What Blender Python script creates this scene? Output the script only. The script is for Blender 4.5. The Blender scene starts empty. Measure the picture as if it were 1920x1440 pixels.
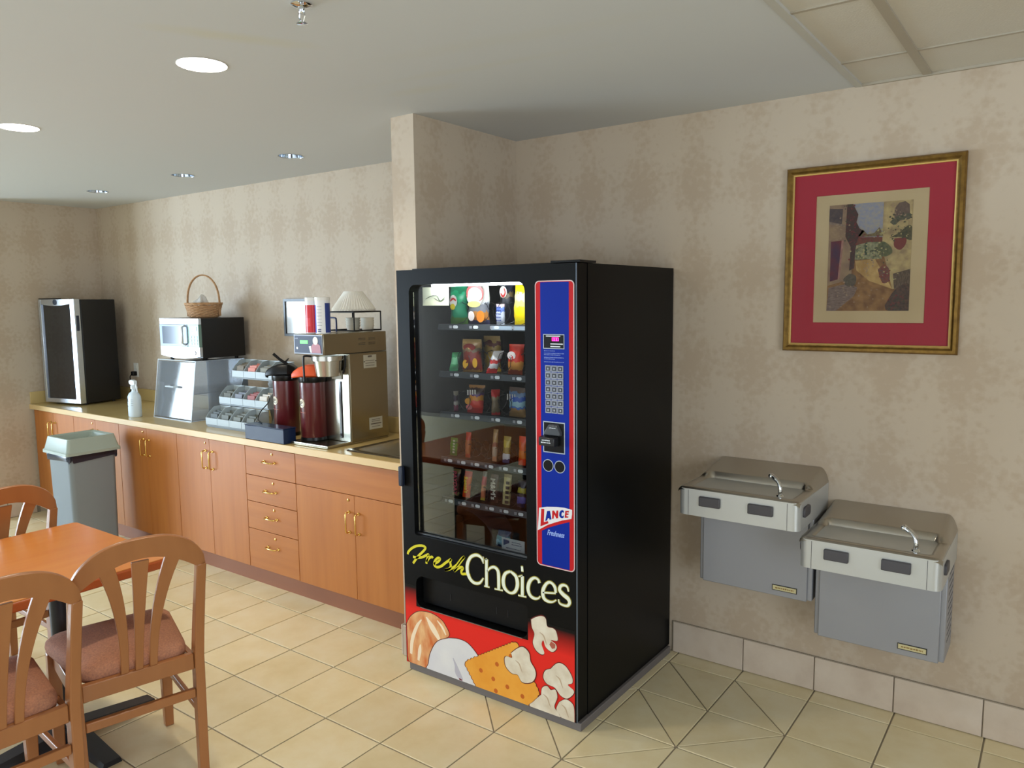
import bpy, bmesh, math, random
from mathutils import Matrix, Vector
random.seed(7)
S = bpy.context.scene
C = S.collection
PI = math.pi

# ------------------------------------------------------------------ camera, world, lights, exposure
CAMP = Vector((2.4015, -3.3084, 1.6920))
RX = Vector((0.808404, 0.588521, -0.011227)); UX = Vector((-0.055097, 0.094645, 0.993985)); WX = Vector((-0.586044, 0.802923, -0.108937))
cam = bpy.data.cameras.new('camera'); camo = bpy.data.objects.new('camera', cam); C.objects.link(camo)
cam.sensor_width = 36.0; cam.lens = 26.9157; cam.clip_start = 0.02
m4 = Matrix((RX, UX, -WX)).transposed().to_4x4(); m4.translation = CAMP
camo.matrix_world = m4
S.camera = camo
FPX = 1435.505
def pix(p):
    d = Vector(p) - CAMP; k = d.dot(WX)
    if k <= 0.05: return None
    return 960 + FPX*d.dot(RX)/k, 720 - FPX*d.dot(UX)/k

world = bpy.data.worlds.new('world'); S.world = world; world.use_nodes = True
bg = world.node_tree.nodes['Background']; bg.inputs[0].default_value = (0.75, 0.88, 1.0, 1); bg.inputs[1].default_value = 1.0
S.view_settings.view_transform = 'Standard'; S.view_settings.look = 'None'
S.view_settings.gamma = 1.0; S.view_settings.use_curve_mapping = False
S.view_settings.exposure = 0.12

def area(name, loc, rot, sx, sy, power, col):
    l = bpy.data.lights.new(name, 'AREA'); l.shape = 'RECTANGLE'; l.size = sx; l.size_y = sy; l.energy = power; l.color = col
    o = bpy.data.objects.new(name, l); o.location = loc; o.rotation_euler = rot; C.objects.link(o); return o
# daylight just outside the three windows
area('daylight_far_left', (-7.72, -5.05, 1.25), (0, -PI/2, 0), 2.1, 3.5, 610, (0.66, 0.83, 1.0))
area('daylight_right', (5.72, -4.2, 1.35), (0, PI/2, 0), 2.1, 3.2, 130, (0.80, 0.89, 1.0))
area('daylight_front', (0.2, -7.22, 1.35), (PI/2, 0, 0), 5.6, 2.1, 45, (0.95, 0.97, 1.0))

# ------------------------------------------------------------------ helpers
def lin(c):
    r = []
    for v in c[:3]:
        v = v/255.0
        r.append(v/12.92 if v <= 0.04045 else ((v+0.055)/1.055)**2.4)
    return (r[0], r[1], r[2], 1.0)

MATS = {}
def M(name, rgb, rough=0.5, metal=0.0, vary=None, bump=None, coat=0.0, emit=None, spec=0.5, stretch=None):
    """vary = (second rgb, noise scale, contrast); bump = (scale, strength)"""
    if name in MATS: return MATS[name]
    m = bpy.data.materials.new(name); m.use_nodes = True; nt = m.node_tree; N = nt.nodes; L = nt.links
    b = N['Principled BSDF']
    b.inputs['Base Color'].default_value = lin(rgb); b.inputs['Roughness'].default_value = rough
    b.inputs['Metallic'].default_value = metal; b.inputs['Coat Weight'].default_value = coat
    b.inputs['Specular IOR Level'].default_value = spec; b.inputs['Coat Roughness'].default_value = 0.12
    if emit:
        b.inputs['Emission Color'].default_value = lin(rgb); b.inputs['Emission Strength'].default_value = emit
    if vary or bump:
        tc = N.new('ShaderNodeTexCoord'); mp = N.new('ShaderNodeMapping'); L.new(tc.outputs['Object'], mp.inputs['Vector'])
        if stretch: mp.inputs['Scale'].default_value = stretch
    if vary:
        nz = N.new('ShaderNodeTexNoise'); nz.inputs['Scale'].default_value = vary[1]; nz.inputs['Detail'].default_value = 6
        L.new(mp.outputs[0], nz.inputs['Vector'])
        r = N.new('ShaderNodeValToRGB'); k = 0.5/max(vary[2], 0.01)*0.5
        r.color_ramp.elements[0].position = max(0, 0.5-k); r.color_ramp.elements[1].position = min(1, 0.5+k)
        r.color_ramp.elements[0].color = lin(rgb); r.color_ramp.elements[1].color = lin(vary[0])
        L.new(nz.outputs['Fac'], r.inputs['Fac']); L.new(r.outputs['Color'], b.inputs['Base Color'])
    if bump:
        nb = N.new('ShaderNodeTexNoise'); nb.inputs['Scale'].default_value = bump[0]; nb.inputs['Detail'].default_value = 3
        L.new(mp.outputs[0], nb.inputs['Vector'])
        bp = N.new('ShaderNodeBump'); bp.inputs['Strength'].default_value = bump[1]; bp.inputs['Distance'].default_value = 0.004
        L.new(nb.outputs['Fac'], bp.inputs['Height']); L.new(bp.outputs['Normal'], b.inputs['Normal'])
    MATS[name] = m; return m

def glassy(name, tint, clear, haze, rough=0.02, ior=1.45):
    """clear sheet: see-through, a little haze, mirror by Fresnel"""
    m = bpy.data.materials.new(name); m.use_nodes = True; nt = m.node_tree; N = nt.nodes; L = nt.links
    for n in list(N):
        if n.type == 'BSDF_PRINCIPLED': N.remove(n)
    out = N['Material Output']
    t = N.new('ShaderNodeBsdfTransparent'); t.inputs[0].default_value = lin(tint)
    d = N.new('ShaderNodeBsdfDiffuse'); d.inputs[0].default_value = lin((225, 236, 246))
    g = N.new('ShaderNodeBsdfGlossy'); g.inputs['Roughness'].default_value = rough
    a = N.new('ShaderNodeMixShader'); a.inputs[0].default_value = haze
    L.new(t.outputs[0], a.inputs[1]); L.new(d.outputs[0], a.inputs[2])
    f = N.new('ShaderNodeFresnel'); f.inputs[0].default_value = ior
    mx = N.new('ShaderNodeMixShader'); L.new(f.outputs[0], mx.inputs[0]); L.new(a.outputs[0], mx.inputs[1]); L.new(g.outputs[0], mx.inputs[2])
    L.new(mx.outputs[0], out.inputs['Surface']); return m

def bands(name, stops, rough=0.35, dist=0.12, scale=6.0, axis='Z'):
    """printed wrapper: constant colour bands over the height of the object"""
    m = bpy.data.materials.new(name); m.use_nodes = True; nt = m.node_tree; N = nt.nodes; L = nt.links
    b = N['Principled BSDF']; b.inputs['Roughness'].default_value = rough
    tc = N.new('ShaderNodeTexCoord'); sp = N.new('ShaderNodeSeparateXYZ'); L.new(tc.outputs['Generated'], sp.inputs[0])
    nz = N.new('ShaderNodeTexNoise'); nz.inputs['Scale'].default_value = scale; nz.inputs['Detail'].default_value = 2; L.new(tc.outputs['Generated'], nz.inputs['Vector'])
    ma = N.new('ShaderNodeMath'); ma.operation = 'MULTIPLY_ADD'; ma.inputs[1].default_value = dist*2; ma.inputs[2].default_value = -dist
    L.new(nz.outputs['Fac'], ma.inputs[0])
    ad = N.new('ShaderNodeMath'); ad.operation = 'ADD'; L.new(ma.outputs[0], ad.inputs[0]); L.new(sp.outputs[axis], ad.inputs[1])
    r = N.new('ShaderNodeValToRGB'); r.color_ramp.interpolation = 'CONSTANT'
    e = r.color_ramp.elements
    while len(e) > 1: e.remove(e[-1])
    e[0].position = 0; e[0].color = lin(stops[0][1])
    for p, c in stops[1:]:
        q = e.new(p); q.color = lin(c)
    L.new(ad.outputs[0], r.inputs['Fac']); L.new(r.outputs['Color'], b.inputs['Base Color'])
    return m

def catmull(pts, n=6):
    out = []
    P = [Vector(p) for p in pts]
    for i in range(len(P)-1):
        p0 = P[max(i-1, 0)]; p1 = P[i]; p2 = P[i+1]; p3 = P[min(i+2, len(P)-1)]
        for k in range(n):
            t = k/n
            out.append(0.5*((2*p1)+(p2-p0)*t+(2*p0-5*p1+4*p2-p3)*t*t+(3*p1-p0-3*p2+p3)*t**3))
    out.append(P[-1]); return out

MW = {}
class MB:
    def __init__(s): s.v = []; s.f = []
    def add(s, vs, fs):
        o = len(s.v); s.v += [tuple(p) for p in vs]; s.f += [tuple(i+o for i in f) for f in fs]; return s
    def box(s, x0, x1, y0, y1, z0, z1):
        return s.add([(x0,y0,z0),(x1,y0,z0),(x1,y1,z0),(x0,y1,z0),(x0,y0,z1),(x1,y0,z1),(x1,y1,z1),(x0,y1,z1)],
                     [(0,3,2,1),(4,5,6,7),(0,1,5,4),(1,2,6,5),(2,3,7,6),(3,0,4,7)])
    def hexa(s, b, t):
        """bottom 4 and top 4 corners, both counter-clockwise from above"""
        return s.add(list(b)+list(t), [(0,3,2,1),(4,5,6,7),(0,1,5,4),(1,2,6,5),(2,3,7,6),(3,0,4,7)])
    def prism(s, poly, a, b, plane='xz'):
        n = len(poly)
        def mk(p, d):
            if plane == 'xz': return (p[0], d, p[1])
            if plane == 'yz': return (d, p[0], p[1])
            return (p[0], p[1], d)
        vs = [mk(p, a) for p in poly]+[mk(p, b) for p in poly]
        fs = [tuple(range(n)), tuple(range(2*n-1, n-1, -1))]+[(i, i+n, (i+1) % n+n, (i+1) % n) for i in range(n)]
        return s.add(vs, fs)
    def lathe(s, prof, c=(0,0,0), n=24, axis='z', cap=True):
        vs = []; fs = []
        for r, h in prof:
            for k in range(n):
                a = 2*PI*k/n; x, y = r*math.cos(a), r*math.sin(a)
                p = (x, y, h) if axis == 'z' else ((x, h, y) if axis == 'y' else (h, x, y))
                vs.append((c[0]+p[0], c[1]+p[1], c[2]+p[2]))
        for i in range(len(prof)-1):
            for k in range(n):
                k2 = (k+1) % n; fs.append((i*n+k, i*n+k2, (i+1)*n+k2, (i+1)*n+k))
        if cap:
            fs.append(tuple(range(n-1, -1, -1))); fs.append(tuple((len(prof)-1)*n+k for k in range(n)))
        return s.add(vs, fs)
    def tube(s, path, r, n=8, closed=False):
        P = [Vector(p) for p in path]; m = len(P); vs = []; fs = []; ref = None
        for i, p in enumerate(P):
            a = P[(i-1) % m] if (closed or i > 0) else p; b = P[(i+1) % m] if (closed or i < m-1) else p
            t = (b-a).normalized() if (b-a).length > 1e-9 else Vector((0,0,1))
            if ref is None: ref = Vector((0,0,1)) if abs(t.z) < 0.9 else Vector((1,0,0))
            u = ref-t*ref.dot(t)
            if u.length < 1e-4: u = t.orthogonal()
            u.normalize(); w = t.cross(u); ref = u
            rr = r[i] if isinstance(r, (list, tuple)) else r
            for k in range(n):
                g = 2*PI*k/n; vs.append(p+u*(rr*math.cos(g))+w*(rr*math.sin(g)))
        for i in range(m if closed else m-1):
            j = (i+1) % m
            for k in range(n):
                k2 = (k+1) % n; fs.append((i*n+k, i*n+k2, j*n+k2, j*n+k))
        if not closed:
            fs.append(tuple(range(n-1, -1, -1))); fs.append(tuple((m-1)*n+k for k in range(n)))
        return s.add(vs, fs)
    def loft(s, rings, cap=True, closed=False):
        n = len(rings[0]); vs = [p for r in rings for p in r]; fs = []
        m = len(rings)
        for i in range(m if closed else m-1):
            j = (i+1) % m
            for k in range(n):
                k2 = (k+1) % n; fs.append((i*n+k, i*n+k2, j*n+k2, j*n+k))
        if cap and not closed:
            fs.append(tuple(range(n-1, -1, -1))); fs.append(tuple((m-1)*n+k for k in range(n)))
        return s.add(vs, fs)
    def grid(s, fn, nu, nv):
        vs = [fn(i/nu, j/nv) for i in range(nu+1) for j in range(nv+1)]
        fs = [(i*(nv+1)+j, (i+1)*(nv+1)+j, (i+1)*(nv+1)+j+1, i*(nv+1)+j+1) for i in range(nu) for j in range(nv)]
        return s.add(vs, fs)
    def ribbon(s, pts, y0, y1, sub=6, wk=1.0):
        """flat stroke in the XZ plane: pts = (x, z, width)"""
        P = catmull([Vector((p[0], p[1], p[2])) for p in pts], sub); Lp = []; Rp = []
        for i, p in enumerate(P):
            a = P[max(i-1, 0)]; b = P[min(i+1, len(P)-1)]
            d = Vector((b.x-a.x, b.y-a.y)); d = d.normalized() if d.length > 0 else Vector((1, 0))
            n = Vector((-d.y, d.x))*max(p.z, 0.001)*wk*0.5
            Lp.append((p.x+n.x, p.y+n.y)); Rp.append((p.x-n.x, p.y-n.y))
        vs = []; fs = []
        for l, r in zip(Lp, Rp): vs += [(l[0], y0, l[1]), (r[0], y0, r[1]), (l[0], y1, l[1]), (r[0], y1, r[1])]
        for i in range(len(P)-1):
            a = 4*i; b = a+4
            fs += [(a, a+1, b+1, b), (a+2, b+2, b+3, a+3), (a, b, b+2, a+2), (a+1, a+3, b+3, b+1)]
        fs += [(0, 2, 3, 1), (4*(len(P)-1), 4*(len(P)-1)+1, 4*(len(P)-1)+3, 4*(len(P)-1)+2)]
        return s.add(vs, fs)
    def build(s, name, mat, parent=None, bevel=0.0, smooth=None, local=False, seg=2, sub=0, kind=None):
        me = bpy.data.meshes.new(name)
        vs = s.v
        if parent is not None and not local:
            inv = MW[parent.name].inverted(); vs = [tuple(inv @ Vector(p)) for p in vs]
        me.from_pydata(vs, [], s.f); 
        bm = bmesh.new(); bm.from_mesh(me); bmesh.ops.recalc_face_normals(bm, faces=bm.faces); bm.to_mesh(me); bm.free()
        me.materials.append(mat)
        o = bpy.data.objects.new(name, me); C.objects.link(o)
        if parent is not None:
            o.parent = parent; MW[o.name] = MW[parent.name]
        else: MW[o.name] = Matrix.Identity(4)
        if bevel:
            b = o.modifiers.new('bevel', 'BEVEL'); b.width = bevel; b.segments = seg; b.limit_method = 'ANGLE'; b.angle_limit = math.radians(40)
        if sub:
            q = o.modifiers.new('sub', 'SUBSURF'); q.levels = sub; q.render_levels = sub
        if smooth is not None or bevel or sub:
            me.shade_smooth(); me.set_sharp_from_angle(angle=math.radians(smooth if smooth else 30))
        if kind: o['kind'] = kind
        return o

def thing(name, label, cat, loc=(0,0,0), rz=0.0, group=None):
    o = bpy.data.objects.new(name, None); C.objects.link(o); o.empty_display_size = 0.05
    o.location = loc; o.rotation_euler = (0, 0, rz); o['label'] = label; o['category'] = cat
    if group: o['group'] = group
    MW[o.name] = Matrix.Translation(Vector(loc)) @ Matrix.Rotation(rz, 4, 'Z')
    return o
def tag(o, label, cat, group=None):
    o['label'] = label; o['category'] = cat
    if group: o['group'] = group
    return o
def struct(o): o['kind'] = 'structure'; return o
def dup(root, loc, rz, label, group=None):
    r = root.copy(); C.objects.link(r); r.location = loc; r.rotation_euler = (0, 0, rz); r['label'] = label
    MW[r.name] = Matrix.Translation(Vector(loc)) @ Matrix.Rotation(rz, 4, 'Z')
    if group: r['group'] = group
    for ch in list(root.children):
        c = ch.copy(); C.objects.link(c); c.parent = r
        for g in list(ch.children):
            d = g.copy(); C.objects.link(d); d.parent = c
    return r
def text_mb(txt, size, x, z, y, sx=1.0, shear=0.0, offset=0.0, center=True, plane='xz', thick=0.0006):
    """lettering from Blender's built-in font, laid flat on a vertical plane"""
    cu = bpy.data.curves.new('lettering', 'FONT'); cu.body = txt; cu.size = size; cu.shear = shear; cu.offset = offset
    cu.align_x = 'CENTER' if center else 'LEFT'; cu.align_y = 'CENTER'; cu.resolution_u = 3; cu.extrude = thick
    o = bpy.data.objects.new('lettering', cu); C.objects.link(o)
    dg = bpy.context.evaluated_depsgraph_get(); me = bpy.data.meshes.new_from_object(o.evaluated_get(dg))
    b = MB()
    if plane == 'xz': vs = [(x+v.co.x*sx, y-v.co.z, z+v.co.y) for v in me.vertices]
    elif plane == 'xzv': vs = [(x-v.co.y, y-v.co.z, z+v.co.x*sx) for v in me.vertices]     # reads bottom to top
    elif plane == 'xzd': vs = [(x+v.co.y, y-v.co.z, z-v.co.x*sx) for v in me.vertices]     # reads top to bottom
    b.add(vs, [tuple(p.vertices) for p in me.polygons])
    bpy.data.objects.remove(o); bpy.data.curves.remove(cu); bpy.data.meshes.remove(me)
    return b
def rrect(x0, x1, z0, z1, r, n=6, corners='1111'):
    out = []
    for (cx, cz, a0, k) in ((x1-r, z1-r, 0, 0), (x0+r, z1-r, PI/2, 1), (x0+r, z0+r, PI, 2), (x1-r, z0+r, 1.5*PI, 3)):
        if corners[k] == '1':
            for i in range(n+1):
                a = a0+PI/2*i/n; out.append((cx+r*math.cos(a), cz+r*math.sin(a)))
        else:
            out.append(((x1, z1), (x0, z1), (x0, z0), (x1, z0))[k])
    return out
def squig(b, x0, x1, z, y, h, w):
    """illegible small print: a broken line of short strokes"""
    x = x0
    while x < x1:
        l = random.uniform(0.4, 1.0)*h*1.6
        b.box(x, min(x+l, x1), y-0.0005, y, z-h/2*random.uniform(0.6, 1), z+h/2*random.uniform(0.5, 1)); x += l+w
    return b

# ------------------------------------------------------------------ materials of the setting
def wallpaper():
    m = bpy.data.materials.new('damask_wallpaper'); m.use_nodes = True; nt = m.node_tree; N = nt.nodes; L = nt.links
    b = N['Principled BSDF']; b.inputs['Roughness'].default_value = 0.62
    g = N.new('ShaderNodeNewGeometry'); sp = N.new('ShaderNodeSeparateXYZ'); L.new(g.outputs['Position'], sp.inputs[0])
    def math_(op, a, b_=None, v=None):
        n = N.new('ShaderNodeMath'); n.operation = op
        if isinstance(a, (int, float)): n.inputs[0].default_value = a
        else: L.new(a, n.inputs[0])
        if b_ is not None:
            if isinstance(b_, (int, float)): n.inputs[1].default_value = b_
            else: L.new(b_, n.inputs[1])
        if v is not None: n.inputs[2].default_value = v
        return n.outputs[0]
    h = math_('ADD', sp.outputs['X'], sp.outputs['Y'])
    a = math_('SINE', math_('MULTIPLY', h, 2*PI/0.27)); c = math_('COSINE', math_('MULTIPLY', sp.outputs['Z'], 2*PI/0.40))
    og = math_('ADD', a, c)
    n1 = N.new('ShaderNodeTexNoise'); n1.inputs['Scale'].default_value = 38; n1.inputs['Detail'].default_value = 3; L.new(g.outputs['Position'], n1.inputs['Vector'])
    n2 = N.new('ShaderNodeTexVoronoi'); n2.inputs['Scale'].default_value = 34; L.new(g.outputs['Position'], n2.inputs['Vector'])
    s1 = math_('MULTIPLY_ADD', n1.outputs['Fac'], 2.6, -1.3)
    s2 = math_('MULTIPLY', n2.outputs['Distance'], 1.3)
    t = math_('ADD', math_('ADD', math_('MULTIPLY', og, 0.45), s1), s2)
    r = N.new('ShaderNodeValToRGB'); r.color_ramp.elements[0].position = 0.0; r.color_ramp.elements[1].position = 1.0
    r.color_ramp.elements[0].color = lin((187, 168, 145)); r.color_ramp.elements[1].color = lin((197, 181, 160))
    L.new(t, r.inputs['Fac']); L.new(r.outputs['Color'], b.inputs['Base Color'])
    bp = N.new('ShaderNodeBump'); bp.inputs['Strength'].default_value = 0.10; bp.inputs['Distance'].default_value = 0.002
    L.new(t, bp.inputs['Height']); L.new(bp.outputs['Normal'], b.inputs['Normal'])
    return m
WALLP = wallpaper()

def ceiling_mat():
    m = bpy.data.materials.new('ceiling_paint'); m.use_nodes = True; nt = m.node_tree; N = nt.nodes; L = nt.links
    b = N['Principled BSDF']; b.inputs['Roughness'].default_value = 0.75
    g = N.new('ShaderNodeNewGeometry')
    nz = N.new('ShaderNodeTexNoise'); nz.inputs['Scale'].default_value = 5; nz.inputs['Detail'].default_value = 4; L.new(g.outputs['Position'], nz.inputs['Vector'])
    prev = lin((203, 205, 206)); sock = None
    # old water marks: elongated blotches with a shape of their own
    for (cx, cy, ang, sx, sy, amt) in ((0.26, -1.83, 1.05, 0.24, 0.05, 0.32), (0.62, -1.12, 0.15, 0.55, 0.03, 0.10), (0.30, -1.02, 0.1, 0.16, 0.05, 0.16), (0.95, -1.28, 0.2, 0.6, 0.05, 0.08)):
        mp = N.new('ShaderNodeMapping'); mp.vector_type = 'TEXTURE'; L.new(g.outputs['Position'], mp.inputs['Vector'])
        mp.inputs['Location'].default_value = (cx, cy, 2.507); mp.inputs['Rotation'].default_value = (0, 0, ang); mp.inputs['Scale'].default_value = (sx, sy, 1)
        ln = N.new('ShaderNodeVectorMath'); ln.operation = 'LENGTH'; L.new(mp.outputs[0], ln.inputs[0])
        ad = N.new('ShaderNodeMath'); ad.operation = 'MULTIPLY_ADD'; ad.inputs[1].default_value = 1.3; ad.inputs[2].default_value = -0.65; L.new(nz.outputs['Fac'], ad.inputs[0])
        sm = N.new('ShaderNodeMath'); sm.operation = 'ADD'; L.new(ln.outputs['Value'], sm.inputs[0]); L.new(ad.outputs[0], sm.inputs[1])
        mr = N.new('ShaderNodeMapRange'); mr.inputs['From Min'].default_value = 0.35; mr.inputs['From Max'].default_value = 1.25; mr.inputs['To Min'].default_value = amt; mr.inputs['To Max'].default_value = 0
        L.new(sm.outputs[0], mr.inputs['Value'])
        mx = N.new('ShaderNodeMix'); mx.data_type = 'RGBA'; L.new(mr.outputs[0], mx.inputs['Factor'])
        if sock is None: mx.inputs['A'].default_value = prev
        else: L.new(sock, mx.inputs['A'])
        mx.inputs['B'].default_value = lin((206, 200, 164)); sock = mx.outputs['Result']
    L.new(sock, b.inputs['Base Color']); return m
CEILM = ceiling_mat()

def tile_mat(name, c1, c2, c3):
    m = bpy.data.materials.new(name); m.use_nodes = True; nt = m.node_tree; N = nt.nodes; L = nt.links
    b = N['Principled BSDF']; b.inputs['Roughness'].default_value = 0.30; b.inputs['Specular IOR Level'].default_value = 0.45
    g = N.new('ShaderNodeNewGeometry'); oi = N.new('ShaderNodeObjectInfo')
    nz = N.new('ShaderNodeTexNoise'); nz.inputs['Scale'].default_value = 5.5; nz.inputs['Detail'].default_value = 6; nz.inputs['Roughness'].default_value = 0.6
    nz.noise_dimensions = '4D'; L.new(g.outputs['Position'], nz.inputs['Vector'])
    mw = N.new('ShaderNodeMath'); mw.operation = 'MULTIPLY'; mw.inputs[1].default_value = 40; L.new(oi.outputs['Random'], mw.inputs[0]); L.new(mw.outputs[0], nz.inputs['W'])
    r = N.new('ShaderNodeValToRGB'); e = r.color_ramp.elements
    e[0].position = 0.30; e[0].color = lin(c1); e[1].position = 0.52; e[1].color = lin(c2); q = e.new(0.75); q.color = lin(c3)
    L.new(nz.outputs['Fac'], r.inputs['Fac'])
    hs = N.new('ShaderNodeHueSaturation'); mr = N.new('ShaderNodeMapRange'); mr.inputs['To Min'].default_value = 0.93; mr.inputs['To Max'].default_value = 1.06
    L.new(oi.outputs['Random'], mr.inputs['Value']); L.new(mr.outputs[0], hs.inputs['Value']); L.new(r.outputs['Color'], hs.inputs['Color'])
    L.new(hs.outputs['Color'], b.inputs['Base Color'])
    n2 = N.new('ShaderNodeTexNoise'); n2.inputs['Scale'].default_value = 14; L.new(g.outputs['Position'], n2.inputs['Vector'])
    bp = N.new('ShaderNodeBump'); bp.inputs['Strength'].default_value = 0.12; bp.inputs['Distance'].default_value = 0.004; L.new(n2.outputs['Fac'], bp.inputs['Height']); L.new(bp.outputs['Normal'], b.inputs['Normal'])
    return m
TILEM = tile_mat('glazed_floor_tile', (222, 205, 160), (231, 217, 178), (237, 227, 196))
BASEM = tile_mat('glazed_base_tile', (192, 174, 156), (206, 190, 172), (214, 200, 184))
GROUT = M('grout', (150, 140, 122), 0.85)
WHITE_TRIM = M('white_trim_paint', (222, 222, 216), 0.5)

# ------------------------------------------------------------------ room shell
HC = 2.507; XL = -4.40
struct(MB().box(XL-0.05, 5.5, 0.0, 0.12, 0, 2.75).build('wall_back', WALLP))
struct(MB().box(-7.62, XL, -0.97, 0.12, 0, 2.75).build('wall_left', WALLP))
struct(MB().box(-0.106, 0.030, -0.77, 0.0, 0, HC).build('wall_partition', WALLP))
TAUPE = M('taupe_wall_paint', (92, 82, 72), 0.7)
def wall_with_window(name, axis, p0, p1, a0, a1, w0, w1, z0, z1, n):
    b = MB()
    def bx(u0, u1, v0, v1):
        if axis == 'x': b.box(p0, p1, u0, u1, v0, v1)
        else: b.box(u0, u1, p0, p1, v0, v1)
    bx(a0, w0, 0, 2.75); bx(w1, a1, 0, 2.75); bx(w0, w1, 0, z0); bx(w0, w1, z1, 2.75)
    struct(b.build(name, TAUPE))
    f = MB()
    def fx(u0, u1, v0, v1):
        q = (p0+p1)/2
        if axis == 'x': f.box(q-0.03, q+0.03, u0, u1, v0, v1)
        else: f.box(u0, u1, q-0.03, q+0.03, v0, v1)
    fx(w0, w1, z0, z0+0.05); fx(w0, w1, z1-0.05, z1); fx(w0, w0+0.05, z0+0.05, z1-0.05); fx(w1-0.05, w1, z0+0.05, z1-0.05)
    for k in range(1, n):
        u = w0+(w1-w0)*k/n; fx(u-0.03, u+0.03, z0+0.05, z1-0.05)
    return f
struct(wall_with_window('wall_far_left', 'x', -7.62, -7.5, -7.1, -0.97, -6.8, -3.3, 0.2, 2.3, 4).build('window_1', WHITE_TRIM))
struct(wall_with_window('wall_right', 'x', 5.5, 5.62, -7.1, 0.12, -5.8, -2.6, 0.3, 2.4, 3).build('window_2', WHITE_TRIM))
struct(wall_with_window('wall_front', 'y', -7.12, -7.0, -7.62, 5.62, -2.6, 3.0, 0.3, 2.4, 5).build('window_3', WHITE_TRIM))

# drywall ceiling with round holes for the recessed lamps
LAMPS = [(-0.058, -1.722, 0.079, 'on'), (-1.560, -1.705, 0.079, 'on'), (-1.185, -0.474, 0.066, 'off'), (-2.237, -0.493, 0.066, 'off'), (-3.345, -0.494, 0.066, 'off')]
slab = MB().box(-7.62, 1.668, -7.12, 0.12, HC, HC+0.12).build('ceiling', CEILM)
cut = MB()
for x, y, r, k in LAMPS: cut.lathe([(r, HC-0.1), (r, HC+0.3)], (x, y, 0), 40)
cuto = cut.build('cutter', CEILM)
bo = slab.modifiers.new('holes', 'BOOLEAN'); bo.operation = 'DIFFERENCE'; bo.object = cuto; bo.solver = 'EXACT'
me = bpy.data.meshes.new_from_object(slab.evaluated_get(bpy.context.evaluated_depsgraph_get()))
slab.modifiers.clear(); slab.data = me; bpy.data.objects.remove(cuto)
CEIL = struct(slab)
# suspended grid right of the drywall
struct(MB().box(1.668, 1.694, -7.0, 0.0, HC-0.004, HC+0.05).build('trim_1', M('ceiling_angle', (190, 188, 180), 0.6)))
PANEL = M('acoustic_panel', (212, 208, 198), 0.85, vary=((206, 198, 184), 3, 0.7), bump=(160, 0.25))
BAR = M('ceiling_t_bar', (172, 163, 146), 0.55)
xs = [1.694, 1.92, 2.53, 3.14, 3.75, 4.36, 4.97, 5.5]; ys = [0.0, -0.34, -0.945, -1.555, -2.165, -2.775, -3.385, -3.995, -4.605]
gridroot = MB().box(1.668, 5.5, -7.0, 0.12, HC+0.05, HC+0.12).build('ceiling_dropped', PANEL); struct(gridroot)
for i in range(len(xs)-1):
    for j in range(len(ys)-1):
        a = 0.0 if i == 0 else 0.011; b_ = 0.011
        c0 = 0.0 if j == 0 else 0.006
        MB().box(xs[i]+a, xs[i+1]-b_, ys[j+1]+0.006, ys[j]-c0-(0.012 if j == 0 else 0), HC+0.006, HC+0.022).build('ceiling_tile', PANEL, gridroot)
for x in xs[1:-1]: MB().box(x-0.0150, x+0.0150, -4.605, -0.014, HC-0.001, HC+0.012).build('t_bar', BAR, gridroot)
for y in ys[1:-1]:
    for i in range(len(xs)-1): MB().box(xs[i]+(0 if i == 0 else 0.0152), xs[i+1]-0.0152, y-0.0075, y+0.0075, HC+0.001, HC+0.012).build('cross_bar', BAR, gridroot)
MB().box(1.694, 5.5, -0.014, 0.0, HC-0.004, HC+0.006).build('wall_angle', BAR, gridroot)

# floor: grout bed plus one object per tile
FLOOR = struct(MB().box(-7.62, 5.62, -7.12, 0.12, -0.06, -0.004).build('floor', GROUT))
T = 0.314; FX, FY = -1.5483, -0.7409; G = 0.0032
def tile_mesh(poly, top=0.0, h=0.006, ch=0.0022):
    n = len(poly); cx = sum(p[0] for p in poly)/n; cy = sum(p[1] for p in poly)/n
    def ins(p, d):
        v = Vector((p[0]-cx, p[1]-cy)); l = v.length; v *= (l-d)/l; return (cx+v.x, cy+v.y)
    vs = [(p[0], p[1], top-h) for p in poly]+[(p[0], p[1], top-ch*0.6) for p in poly]+[ins(p, ch*1.5)+(top,) for p in poly]
    fs = [tuple(range(2*n, 3*n))]
    for k in range(n):
        q = (k+1) % n; fs += [(k, q, n+q, n+k), (n+k, n+q, 2*n+q, 2*n+k)]
    return vs, fs
def rect(x0, x1, y0, y1): return [(x0, y0), (x1, y0), (x1, y1), (x0, y1)]
bm_ = MB(); bm_.add(*tile_mesh(rect(-T/2+G, T/2-G, -T/2+G, T/2-G)))
first_tile = None; rest = MB()
diag = {(8, -2): 0, (9, -2): 0, (8, -1): 0, (9, -1): 1, (8, 0): 1, (6, 0): 0, (7, 0): 0, (7, -1): 1, (6, -1): 1}
cells = []
for i in range(-20, 23):
    for j in range(-3, 20):
        x0 = FX+i*T; y1 = FY-j*T; y0 = y1-T; x1 = x0+T
        if y0 < -7: continue
        if x1 > 5.5 or x0 < -7.5: continue
        if y1 > 0: y1 = -0.001
        if y1-y0 < 0.03 or y0 > -0.001: continue
        vis = any((q is not None and -40 < q[0] < 1960 and 500 < q[1] < 1500) for q in (pix((x0, y0, 0)), pix((x1, y0, 0)), pix((x1, y1, 0)), pix((x0, y1, 0))))
        if x1 < XL and y0 > -0.97: continue
        d = (Vector(((x0+x1)/2, (y0+y1)/2, 0))-CAMP).length
        cells.append((0 if vis else 1, d, i, j, x0, x1, y0, y1))
cells.sort()
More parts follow.
